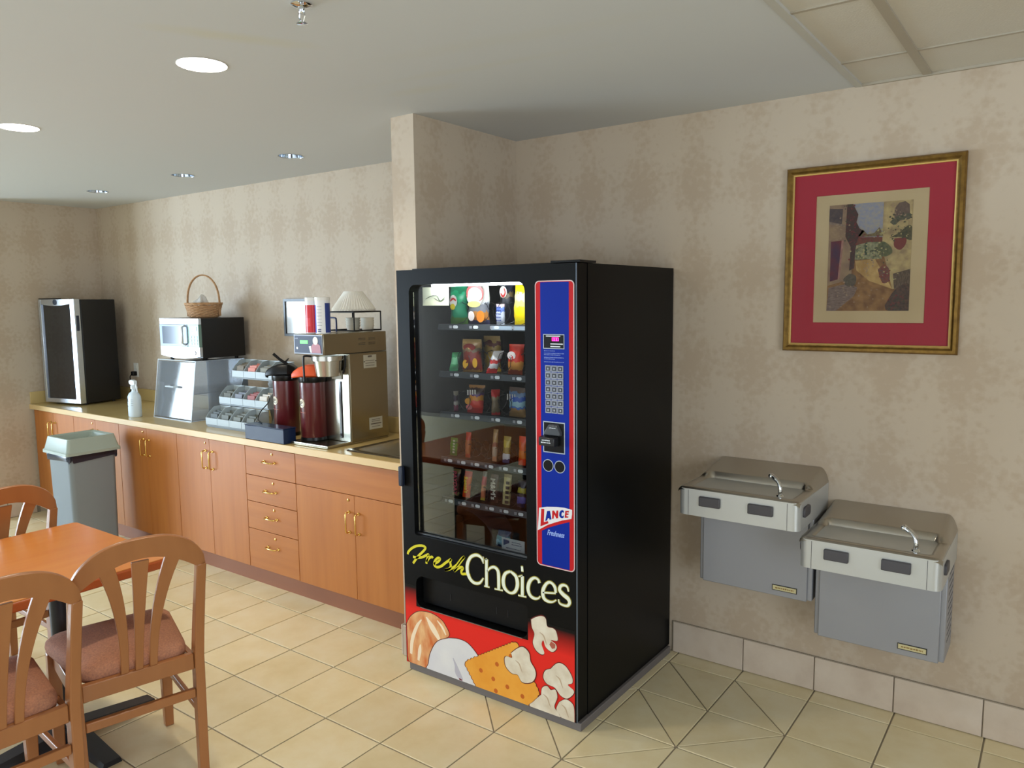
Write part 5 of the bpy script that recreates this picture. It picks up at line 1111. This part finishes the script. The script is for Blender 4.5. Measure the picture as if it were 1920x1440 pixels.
def airpot(x, y, z0, lab, lidm, orange):
    t = thing('airpot', lab, 'airpot', (x, y, z0), 0, 'maroon airpots')
    r = 0.074; h = 0.335
    bd = MB().lathe([(r-0.004, z0+0.006), (r, z0+0.012), (r, z0+h)], (x, y, 0), 40).build('pot_body', MAR, t, smooth=40)
    MB().lathe([(r+0.001, z0), (r+0.003, z0+0.003), (r+0.001, z0+0.02)], (x, y, 0), 40).build('base_ring', BLK2, t, smooth=40)
    MB().lathe([(r+0.001, z0+h-0.002), (r+0.005, z0+h+0.004), (r+0.005, z0+h+0.028), (r-0.005, z0+h+0.032)], (x, y, 0), 40).build('collar', BLK2, t, smooth=40)
    # spout and lid point to the front left
    a = math.radians(215); dx, dy = math.cos(a), math.sin(a); zc = z0+h
    px_, py_ = -dy, dx
    def pt(f, s, zz): return (x+dx*f+px_*s, y+dy*f+py_*s, zz)
    rings = []
    for f, w, za, zb_ in ((-0.070, 0.040, zc+0.030, zc+0.075), (-0.03, 0.062, zc+0.030, zc+0.098), (0.03, 0.060, zc+0.030, zc+0.096), (0.075, 0.040, zc+0.026, zc+0.080), (0.105, 0.026, zc+0.022, zc+0.060), (0.118, 0.018, zc+0.020, zc+0.044)):
        rings.append([pt(f, -w, za), pt(f, w, za), pt(f, w*0.96, (za+zb_)/2), pt(f, w*0.7, zb_), pt(f, -w*0.7, zb_), pt(f, -w*0.96, (za+zb_)/2)])
    MB().loft(rings).build('pump_lid', lidm, t, bevel=0.008, seg=3)
    MB().tube([pt(0.06, 0, zc+0.045), pt(0.105, 0, zc+0.040), pt(0.112, 0, zc+0.015)], [0.012, 0.011, 0.009], 10).build('spout', BLK2, t, smooth=60)
    if not orange:
        MB().loft([[pt(0.0, -0.014, zc+0.094), pt(0.0, 0.014, zc+0.094), pt(0.0, 0.014, zc+0.106), pt(0.0, -0.014, zc+0.106)],
                   [pt(-0.02, -0.012, zc+0.118), pt(-0.02, 0.012, zc+0.118), pt(-0.026, 0.012, zc+0.130), pt(-0.026, -0.012, zc+0.130)]]).build('lever_root', BLK2, t)
        MB().tube([pt(-0.035, 0.02, zc+0.085), pt(0.02, 0.03, zc+0.125), pt(0.055, 0.036, zc+0.158)], [0.009, 0.008, 0.009], 8).build('pump_lever', BLK2, t, smooth=60)
    for yy in (z0+h-0.165, ):
        A = math.radians(-100)
        def onc(u, v, off): 
            ang = A+u/r; return (x+(r+off)*math.cos(ang), y+(r+off)*math.sin(ang), z0+0.215+v)
        def disc(R, off, m, nm, par):
            vs = [onc(0, 0, off)]+[onc(R*math.cos(2*PI*k/20), R*math.sin(2*PI*k/20), off) for k in range(20)]
            vs2 = [onc(0, 0, off-0.0006)]+[onc(R*math.cos(2*PI*k/20), R*math.sin(2*PI*k/20), off-0.0006) for k in range(20)]
            q = MB().add(vs+vs2, [(0, k+1, (k+1) % 20+1) for k in range(20)]+[(21, (k+1) % 20+22, k+22) for k in range(20)]+[(k+1, k+22, (k+1) % 20+22, (k+1) % 20+1) for k in range(20)])
            return q.build(nm, m, par)
        bg_ = disc(0.026, 0.0010, BADGE, 'round_badge', t); disc(0.022, 0.0018, M('badge_ring', (168, 150, 110), 0.4), 'badge_ring', bg_); disc(0.0205, 0.0025, BADGE, 'badge_field', bg_)
        q = MB()
        for P_ in ([(-0.008, 0.012), (-0.009, -0.010), (0.010, -0.010)], [(0.002, 0.012), (0.010, 0.006), (0.004, -0.002)]): q.tube([onc(u, v, 0.003) for u, v in P_], 0.0022, 5)
        q.build('badge_emblem', M('emblem_ink', (44, 48, 60), 0.4), bg_)
        q = MB(); q.tube([onc(u, -0.052, 0.0008) for u in (-0.03, -0.015, 0, 0.015, 0.03)], 0.0011, 5); q.build('printed_line', M('line_pink', (206, 130, 120), 0.4), t)
    return t
airpot(-1.395, -0.415, 0.8978, 'left maroon airpot with black pump lid and raised lever', BLK2, False)
airpot(-1.085, -0.465, 0.9085, 'right maroon airpot with orange lid beside the coffee brewer', M('orange_plastic', (226, 86, 30), 0.4), True)

# ------------------------------------------------------------------ coffee brewer
BST = M('brewer_steel', (150, 142, 122), 0.27, 1.0, bump=(50, 0.02), stretch=(1, 1, 20)); BSTL = M('brewer_bright_steel', (190, 188, 178), 0.24, 1.0)
cb = thing('coffee_brewer', 'stainless steel airpot coffee brewer with blue control panel', 'coffee maker', (-0.94, -0.37, 0.8975))
MB().prism([(-1.128, -0.600), (-0.818, -0.600), (-0.818, -0.14), (-1.172, -0.14), (-1.172, -0.545), (-1.128, -0.545)], 0.8978, 0.908, 'xy').build('base_plate', BST, cb, bevel=0.002)
frame_ = MB(); 
for a in ((-0.824, -0.818, -0.600, -0.42),): frame_.box(a[0], a[1], a[2], a[3], 0.9082, 0.915)
frame_.box(-1.122, -0.824, -0.600, -0.594, 0.9082, 0.915); frame_.build('base_rim', BSTL, cb)
MB().box(-1.062, -0.818, -0.420, -0.135, 0.9085, 1.405).build('column', BST, cb, bevel=0.002)
MB().box(-1.058, -0.824, -0.428, -0.4205, 0.912, 1.400).build('column_front', BSTL, cb)
MB().box(-0.90, -0.885, -0.4345, -0.4285, 0.93, 1.25).build('gauge_strip', M('gauge_dark', (40, 38, 42), 0.1), cb)
MB().box(-0.955, -0.875, -0.4345, -0.4285, 1.262, 1.312).build('column_label', M('label_grey', (176, 172, 156), 0.5), cb)
hd_ = MB().box(-1.062, -0.818, -0.600, -0.135, 1.408, 1.522).build('brewer_head', BST, cb, bevel=0.004)
cp = MB().box(-1.058, -0.822, -0.6045, -0.6003, 1.412, 1.518).build('control_panel', M('panel_rim_grey', (130, 132, 138), 0.4, 0.2), cb, bevel=0.001)
MB().box(-1.050, -0.828, -0.6062, -0.6043, 1.418, 1.512).build('panel_face', M('panel_slate_blue', (40, 48, 74), 0.4, spec=0.2), cp)
MB().box(-1.002, -0.937, -0.6076, -0.6060, 1.468, 1.487).build('display', M('green_display', (70, 200, 60), 0.4, emit=0.9), cp)
b = MB(); b.prism([(-0.905+0.030*math.cos(2*PI*k/14)*0.7+0.03, 1.486+0.022*math.sin(2*PI*k/14)) for k in range(14)], -0.6076, -0.6060); b.build('printed_cup', M('print_pale_cup', (206, 196, 180), 0.4), cp)
b = MB(); b.prism([(-0.915, 1.420), (-0.912, 1.452), (-0.895, 1.470), (-0.86, 1.472), (-0.838, 1.462), (-0.832, 1.420)], -0.6074, -0.6060); b.build('printed_red_shape', M('print_dark_red', (150, 36, 40), 0.4), cp)
b = MB(); b.prism([(-0.93, 1.455), (-0.912, 1.458), (-0.905, 1.422), (-0.918, 1.422)], -0.6080, -0.6070); b.build('printed_white_shape', M('print_white', (206, 206, 206), 0.4), cp)
b = MB(); squig(b, -1.044, -1.02, 1.497, -0.6064, 0.006, 0.002); b.build('panel_print', M('print_pale', (150, 156, 176), 0.4), cp)
MB().lathe([(0.007, -0.6075), (0.007, -0.6060)], (-1.028, 0, 1.444), 14, 'y').build('button', M('button_pale', (196, 200, 206), 0.3), cp)
# brew funnel with wire handle
fx, fy = -0.905, -0.500
MB().lathe([(0.060, 1.285), (0.066, 1.288), (0.078, 1.372), (0.088, 1.374), (0.088, 1.398)], (fx, fy, 0), 40).build('brew_funnel', BSTL, cb, smooth=40)
MB().tube(catmull([(fx-0.085, fy-0.03, 1.392), (fx-0.125, fy-0.055, 1.395), (fx-0.133, fy-0.06, 1.380), (fx-0.133, fy-0.06, 1.30), (fx-0.133, fy-0.06, 1.255)], 5), 0.006, 8).build('funnel_handle', BLK2, cb, smooth=60)
MB().tube(catmull([(fx+0.08, fy+0.05, 1.40), (fx+0.085, fy+0.05, 1.36), (fx+0.07, fy+0.045, 1.30)], 5), 0.005, 8).build('funnel_clip', BLK2, cb, smooth=60)
LBL = M('brewer_label', (186, 184, 170), 0.5); LINK = M('label_ink', (100, 92, 84), 0.5)
la = MB().box(-0.8178, -0.8165, -0.318, -0.220, 1.318, 1.392).build('side_label', LBL, cb)
q = MB(); q.box(-0.8165, -0.8160, -0.285, -0.255, 1.378, 1.388)
for k in range(3): q.box(-0.8165, -0.8160, -0.305, -0.235, 1.330+k*0.014, 1.333+k*0.014)
q.box(-0.8165, -0.8160, -0.318, -0.308, 1.352, 1.358); q.box(-0.8165, -0.8160, -0.230, -0.220, 1.352, 1.358)
q.build('label_print', LINK, la)
la = MB().box(-0.8178, -0.8165, -0.288, -0.186, 0.962, 1.030).build('side_label', LBL, cb)
q = MB(); q.box(-0.8165, -0.8160, -0.278, -0.196, 0.990, 0.996)
for k in (0.975, 1.006, 1.016): q.box(-0.8165, -0.8160, -0.270, -0.205, k, k+0.003)
q.build('label_print', LINK, la)
q = MB()
for i in range(2):
    for k in range(2):
        for s_ in range(2): q.box(-0.8178, -0.8168, -0.350+i*0.075, -0.300+i*0.075, 1.452+k*0.026+s_*0.008, 1.455+k*0.026+s_*0.008)
q.build('vent_slots', M('vent_dark', (70, 64, 54), 0.5), cb)
MB().box(-0.8178, -0.8170, -0.420, -0.136, 1.4045, 1.4075).build('body_seam', M('seam_dark', (80, 74, 62), 0.5), cb)

# ------------------------------------------------------------------ on top of the brewer
ZT2 = 1.5225
def canister(x, y, lab, col, cat='canister'):
    t = thing('canister', lab, cat, (x, y, ZT2), 0, 'tall canisters on the brewer')
    bd = MB().lathe([(0.038, ZT2), (0.040, ZT2+0.002), (0.040, ZT2+0.190), (0.038, ZT2+0.192)], (x, y, 0), 36).build('tube_body', M('canister_white', (226, 228, 230), 0.4), t, smooth=40)
    MB().lathe([(0.0415, ZT2+0.178), (0.0415, ZT2+0.196), (0.036, ZT2+0.198)], (x, y, 0), 36).build('lid', M('canister_lid', (226, 226, 222), 0.35), t, smooth=40)
    a0, a1 = math.radians(-155), math.radians(-92) if col == 'red' else math.radians(-112)
    def wrap(a0, a1, z0, z1, m, nm, par):
        q = MB(); n = 12
        q.grid(lambda u, v: (x+0.0406*math.cos(a0+(a1-a0)*u), y+0.0406*math.sin(a0+(a1-a0)*u), z0+(z1-z0)*v), n, 1); return q.build(nm, m, par, smooth=60)
    if col == 'red':
        wrap(math.radians(-150), math.radians(-20), ZT2+0.006, ZT2+0.155, M('canister_red', (206, 30, 40), 0.35), 'red_label', bd)
        wrap(math.radians(-120), math.radians(-60), ZT2+0.04, ZT2+0.085, M('canister_pale_red', (222, 70, 76), 0.35), 'label_print', bd)
    else:
        wrap(math.radians(-160), math.radians(-98), ZT2+0.006, ZT2+0.155, M('canister_blue', (30, 84, 190), 0.35), 'blue_label', bd)
        wrap(math.radians(-22), math.radians(40), ZT2+0.006, ZT2+0.165, M('canister_navy', (34, 56, 130), 0.35), 'blue_label', bd)
        q = MB()
        for k in range(7):
            zz = ZT2+0.045+k*0.017
            q.tube([(x+0.0408*math.cos(math.radians(d)), y+0.0408*math.sin(math.radians(d)), zz) for d in range(-88, -42, 8)], 0.0006, 4)
        for k in range(2):
            zz = ZT2+0.014+0.010*k; q.tube([(x+0.0408*math.cos(math.radians(d)), y+0.0408*math.sin(math.radians(d)), zz) for d in range(-80, -50, 6)], 0.003, 4)
        q.build('label_print', M('label_ink_blue', (110, 116, 150), 0.5), bd)
canister(-0.962, -0.545, 'tall white canister with a red label on the brewer', 'red')
canister(-0.872, -0.552, 'tall white canister with a blue label on the brewer', 'blue')
NAVY = M('navy_wire', (28, 40, 84), 0.35, 0.3)
wr = thing('wire_caddy', 'black wire shelf on the brewer carrying the coffee filters', 'wire rack', (-0.93, -0.26, ZT2))
bw = M('black_wire', (22, 22, 24), 0.35, 0.3)
ra, rb, rc, rd = (-1.075, -0.36), (-0.838, -0.36), (-0.838, -0.155), (-1.075, -0.155); zs = 1.636
MB().tube([(p[0], p[1], zs) for p in (ra, rb, rc, rd)], 0.0045, 8, True).build('shelf_wire', bw, wr)
for k in range(9):
    xx = -1.075+0.237*(k+0.5)/9; MB().tube([(xx, -0.36, zs), (xx, -0.155, zs)], 0.0022, 6).build('cross_wire', bw, wr)
for p in (rb, rc, rd, ra): MB().tube([(p[0], p[1], zs), (p[0], p[1], ZT2+0.010)], 0.0040, 8).build('leg', bw, wr)
MB().tube([(p[0], p[1], ZT2+0.008) for p in (ra, rb, rc, rd)], 0.004, 8, True).build('bottom_wire', bw, wr)
MB().tube(catmull([(-1.02, -0.40, ZT2+0.004), (-1.02, -0.40, 1.60), (-1.00, -0.40, 1.605), (-0.95, -0.40, 1.603), (-0.94, -0.40, 1.59), (-0.94, -0.40, ZT2+0.004)], 4), 0.0048, 8).build('end_loop', NAVY, wr, smooth=60)
cf = thing('coffee_filter', 'upturned stack of fluted white paper coffee filters on the wire shelf', 'coffee filters', (-0.945, -0.262, zs+0.005))
for q in range(5):
    def fil(u, v, q=q):
        a = 2*PI*u; r = 0.054+0.068*v; f = (0.004*v)*math.cos(44*a+q)
        return (-0.945+(r+f)*math.cos(a), -0.262+(r+f)*math.sin(a), zs+0.106+q*0.0025-0.100*v)
    b = MB().grid(fil, 264 if q in (0, 4) else 132, 5)
    b.add([(-0.945+0.054*math.cos(2*PI*k/40), -0.262+0.054*math.sin(2*PI*k/40), zs+0.106+q*0.0025) for k in range(40)], [tuple(range(40))])
    b.build('filter', M('filter_paper', (246, 244, 236), 0.8), cf, smooth=35)
CUPM = M('stacked_cup_white', (230, 227, 216), 0.6)
for lab, xx, yy, r0 in (('left white bowl stack under the wire shelf', -0.985, -0.235, 0.042), ('right white bowl stack under the wire shelf', -0.885, -0.215, 0.038)):
    t = thing('cup_stack', lab, 'cups', (xx, yy, ZT2), 0, 'white cups under the filters')
    for k in range(4): MB().lathe([(r0*0.75, ZT2+0.0005+0.014*k), (r0, ZT2+0.034+0.014*k), (r0+0.002, ZT2+0.036+0.014*k), (r0*0.9, ZT2+0.034+0.014*k)], (xx, yy, 0), 24).build('cup', CUPM, t, smooth=40)
ws = thing('wall_sign', 'black-framed sign with white sheet on the wall behind the brewer', 'sign', (-1.755, -0.01, 1.59))
frame_mb(-1.905, -1.62, 1.468, 1.716, [(0, -0.0015), (0, -0.018), (0.016, -0.018), (0.018, -0.010), (0.018, -0.0015)]).build('frame', M('sign_frame_black', (34, 40, 46), 0.35), ws)
MB().box(-1.888, -1.637, -0.009, -0.002, 1.485, 1.699).build('sheet', M('sign_sheet', (228, 234, 240), 0.12, coat=0.8), ws)

# ------------------------------------------------------------------ rubbish bin
BGR = M('bin_grey', (132, 142, 150), 0.45, bump=(90, 0.05)); LGR = M('bin_lid_grey_green', (158, 170, 160), 0.45)
rb_ = thing('rubbish_bin', 'square grey plastic rubbish bin with open funnel lid in front of the cabinets', 'bin', (-2.958, -0.905, 0))
bx, by = -2.958, -0.905
def sq(h, z, r=0.03): return [(bx+px_, by+py_, z) for px_, py_ in rrect(-h, h, -h, h, r, 5)]
MB().loft([sq(0.140, 0.0), sq(0.143, 0.01), sq(0.153, 0.690), sq(0.157, 0.697), sq(0.157, 0.718), sq(0.148, 0.718), sq(0.145, 0.69), sq(0.130, 0.02)], cap=False).add(sq(0.130, 0.02), [tuple(range(24))]).build('bin_body', BGR, rb_, smooth=40)
lid = MB().loft([sq(0.165, 0.715, 0.02), sq(0.178, 0.716, 0.02), sq(0.178, 0.734, 0.02), sq(0.170, 0.742, 0.02), sq(0.152, 0.822, 0.02), sq(0.143, 0.824, 0.02), sq(0.128, 0.815, 0.02)], cap=False)
# inner funnel falling away to a slot
lid.loft([sq(0.128, 0.815, 0.02), [(bx+(px_)*0.86, by+py_*0.86, 0.770) for px_, py_ in rrect(-0.128, 0.128, -0.128, 0.128, 0.02, 5)]], cap=False)
lid.build('funnel_lid', LGR, rb_, smooth=35)
MB().box(bx-0.109, bx+0.02, by-0.109, by+0.109, 0.768, 0.7705).build('lid_flap', LGR, rb_)
LIN = M('bin_liner', (34, 38, 54), 0.3)
n = 72
def frill(r, z, amp, ph): 
    P = rrect(-r, r, -r, r, 0.03, 17); m = len(P)
    return [(bx+p[0]*(1+amp*math.sin(k*1.9+ph)), by+p[1]*(1+amp*math.sin(k*1.9+ph)), z+0.011*math.sin(k*0.55+ph)+0.006*math.sin(k*1.3)) for k, p in enumerate(P)]
MB().loft([frill(0.1615, 0.722, 0.0, 0), frill(0.164, 0.712, 0.008, 0.5), frill(0.163, 0.695, 0.010, 1.2), frill(0.162, 0.672, 0.010, 2.0)], cap=False).build('bin_liner', LIN, rb_, smooth=50)

# ------------------------------------------------------------------ dining table
TW = M('orange_wood_laminate', (212, 126, 58), 0.32, vary=((222, 144, 72), 1.4, 0.7), stretch=(12, 1.2, 1), coat=0.25); TE = M('table_edge_wood', (176, 84, 36), 0.35)
tb_ = thing('dining_table', 'orange wood dining table with dark pedestal legs at lower left', 'table', (-0.70, -2.39, 0))
tx0, tx1, ty0, ty1 = -1.10, -0.305, -2.99, -1.785
MB().prism(rrect(tx0+0.004, tx1-0.004, ty0+0.004, ty1-0.004, 0.02, 4), 0.7385, 0.742, 'xy').build('top', TW, tb_)
MB().prism(rrect(tx0, tx1, ty0, ty1, 0.024, 4), 0.704, 0.7384, 'xy').build('edge_band', TE, tb_, bevel=0.006)
BASEB = M('pedestal_black', (26, 27, 32), 0.4)
for yy in (-2.04, -2.80):
    MB().lathe([(0.038, 0.035), (0.038, 0.70)], (-0.70, yy, 0), 24).build('pedestal', BASEB, tb_, smooth=40)
    MB().box(-0.88, -0.52, yy-0.20, yy+0.20, 0.6905, 0.7035).build('mounting_plate', BASEB, tb_)
    for a in (0, 1):
        q = MB()
        for s_ in (1, -1):
            d = (s_, 0) if a else (0, s_); nrm = (-d[1], d[0])
            L_ = 0.33
            P = lambda f, s, zz: (-0.70+d[0]*f+nrm[0]*s, yy+d[1]*f+nrm[1]*s, zz)
            q.loft([[P(0.0, -0.045, 0.002), P(0.0, 0.045, 0.002), P(0.0, 0.036, 0.060), P(0.0, -0.036, 0.060)], [P(L_, -0.036, 0.0), P(L_, 0.036, 0.0), P(L_, 0.030, 0.020), P(L_, -0.030, 0.020)]])
        q.build('foot', BASEB, tb_)

# ------------------------------------------------------------------ dining chairs (local: faces +y)
WOOD = M('honey_beech', (152, 96, 54), 0.34, vary=((168, 110, 64), 2.0, 0.7), stretch=(8, 8, 1.0), coat=0.15)
FAB = M('rust_mauve_fabric', (190, 132, 98), 0.9, vary=((152, 104, 84), 170, 1.1), bump=(320, 0.4))
def yl(z): return 0.0 if z < 0.44 else -0.265*((z-0.44)**1.12)
def sweep(path, hx, hy):
    rings = []
    for i, (x, y, z) in enumerate(path):
        a = hx[i] if isinstance(hx, list) else hx; c = hy[i] if isinstance(hy, list) else hy
        rings.append([(x-a, y-c, z), (x+a, y-c, z), (x+a, y+c, z), (x-a, y+c, z)])
    return MB().loft(rings)
ch = thing('dining_chair', 'wooden fan-back chair with rust mauve seat, nearest the vending machine', 'chair', (0, 0, 0), 0, 'chairs around the dining table')
for s_ in (-1, 1):
    zs_ = [0.0, 0.15, 0.30, 0.44, 0.52, 0.60, 0.70, 0.80]
    sweep([(s_*(0.196-0.006*max(0, (0.44-z)/0.44)), yl(z)-0.012*max(0, (0.44-z)/0.44), z) for z in zs_], 0.0165, [0.017, 0.019, 0.022, 0.023, 0.021, 0.019, 0.016, 0.0145]).build('back_post', WOOD, ch, bevel=0.004, local=True)
    sweep([(s_*0.192, 0.40, 0.0), (s_*0.192, 0.40, 0.30), (s_*0.190, 0.40, 0.43)], [0.016, 0.021, 0.022], [0.016, 0.021, 0.022]).build('leg', WOOD, ch, bevel=0.004, local=True)
    MB().box(s_*0.185-0.010, s_*0.185+0.010, 0.024, 0.378, 0.375, 0.432).build('side_rail', WOOD, ch, bevel=0.003, local=True)
    P = [(s_*0.19, 0.020+0.36*t, 0.235+0.05*math.sin(PI*t)*0+0.02*t) for t in [k/8 for k in range(9)]]
    MB().loft([[(x-0.008, y, z-0.013), (x+0.008, y, z-0.013), (x+0.008, y, z+0.013), (x-0.008, y, z+0.013)] for x, y, z in P]).build('side_stretcher', WOOD, ch, bevel=0.003, local=True)
rings = []
for k in range(41):
    u = -1+2*k/40; x = 0.2125*u; au = min(abs(u), 1)
    zt = 0.800+0.142*max(0.0, 1-au**2.5)**0.60
    zbm = 0.798+0.070*max(0.0, 1-(abs(x)/0.176)**2) if abs(x) < 0.176 else 0.796
    zbm = min(zbm, zt-0.004)
    def yq(z): return yl(z)
    hy_ = 0.0135*(0.35+0.65*min(1, (1-au)*14))
    rings.append([(x, yq(zbm)-hy_, zbm), (x, yq(zbm)+hy_, zbm), (x, yq(zt)+hy_*0.8, zt-0.004), (x, yq(zt)+hy_*0.3, zt), (x, yq(zt)-hy_*0.3, zt), (x, yq(zt)-hy_*0.8, zt-0.004)])
MB().loft(rings).build('crest_rail', WOOD, ch, smooth=35, local=True)
for xb, xt in ((-0.046, -0.105), (0, 0), (0.046, 0.105)):
    path = []; hx = []
    for k in range(13):
        t = k/12; z = 0.445+t*0.412
        path.append((xb+(xt-xb)*t**2.4, yl(z), z)); hx.append(0.0125+0.0145*t**1.8)
    sweep(path, hx, 0.0068).build('slat', WOOD, ch, bevel=0.002, local=True)
MB().box(-0.178, 0.178, -0.012, 0.012, 0.392, 0.450).build('seat_rail', WOOD, ch, bevel=0.003, local=True)
MB().box(-0.178, 0.178, 0.389, 0.411, 0.375, 0.430).build('front_rail', WOOD, ch, bevel=0.003, local=True)
MB().box(-0.176, 0.176, -0.020, 0.000, 0.290, 0.322).build('stretcher', WOOD, ch, bevel=0.003, local=True)
def seat(r, z, k=0.0):
    P = []
    for px_, py_ in rrect(-1, 1, -1, 1, 0.28, 5):
        y = 0.225+0.213*r*py_; x = px_*r*(0.192+0.028*(y-0.02)/0.4); 
        if py_ < -0.7: x *= 0.90
        P.append((x, y, z))
    return P
MB().loft([seat(0.93, 0.432), seat(0.985, 0.438), seat(1.0, 0.455), seat(0.985, 0.474), seat(0.92, 0.488), seat(0.72, 0.497), seat(0.40, 0.502), seat(0.10, 0.503)]).build('seat', FAB, ch, smooth=70, local=True)
def chair_at(o, cx, cy, ang):
    """(cx, cy) = middle of the back posts on the floor; faces along ang"""
    o.location = (cx, cy, 0); o.rotation_euler = (0, 0, ang-PI/2)
chair_at(ch, -0.119, -2.044, math.atan2(0.228, -0.973))
c2 = dup(ch, (0, 0, 0), 0, 'wooden fan-back chair cut off by the lower left photo corner', 'chairs around the dining table'); chair_at(c2, -0.088, -2.476, math.atan2(0.057, -0.998))
c3 = dup(ch, (0, 0, 0), 0, 'wooden fan-back chair beyond the table, its back to the table, near the grey bin', 'chairs around the dining table'); chair_at(c3, -1.275, -2.035, PI+0.05)
bpy.context.view_layer.update()
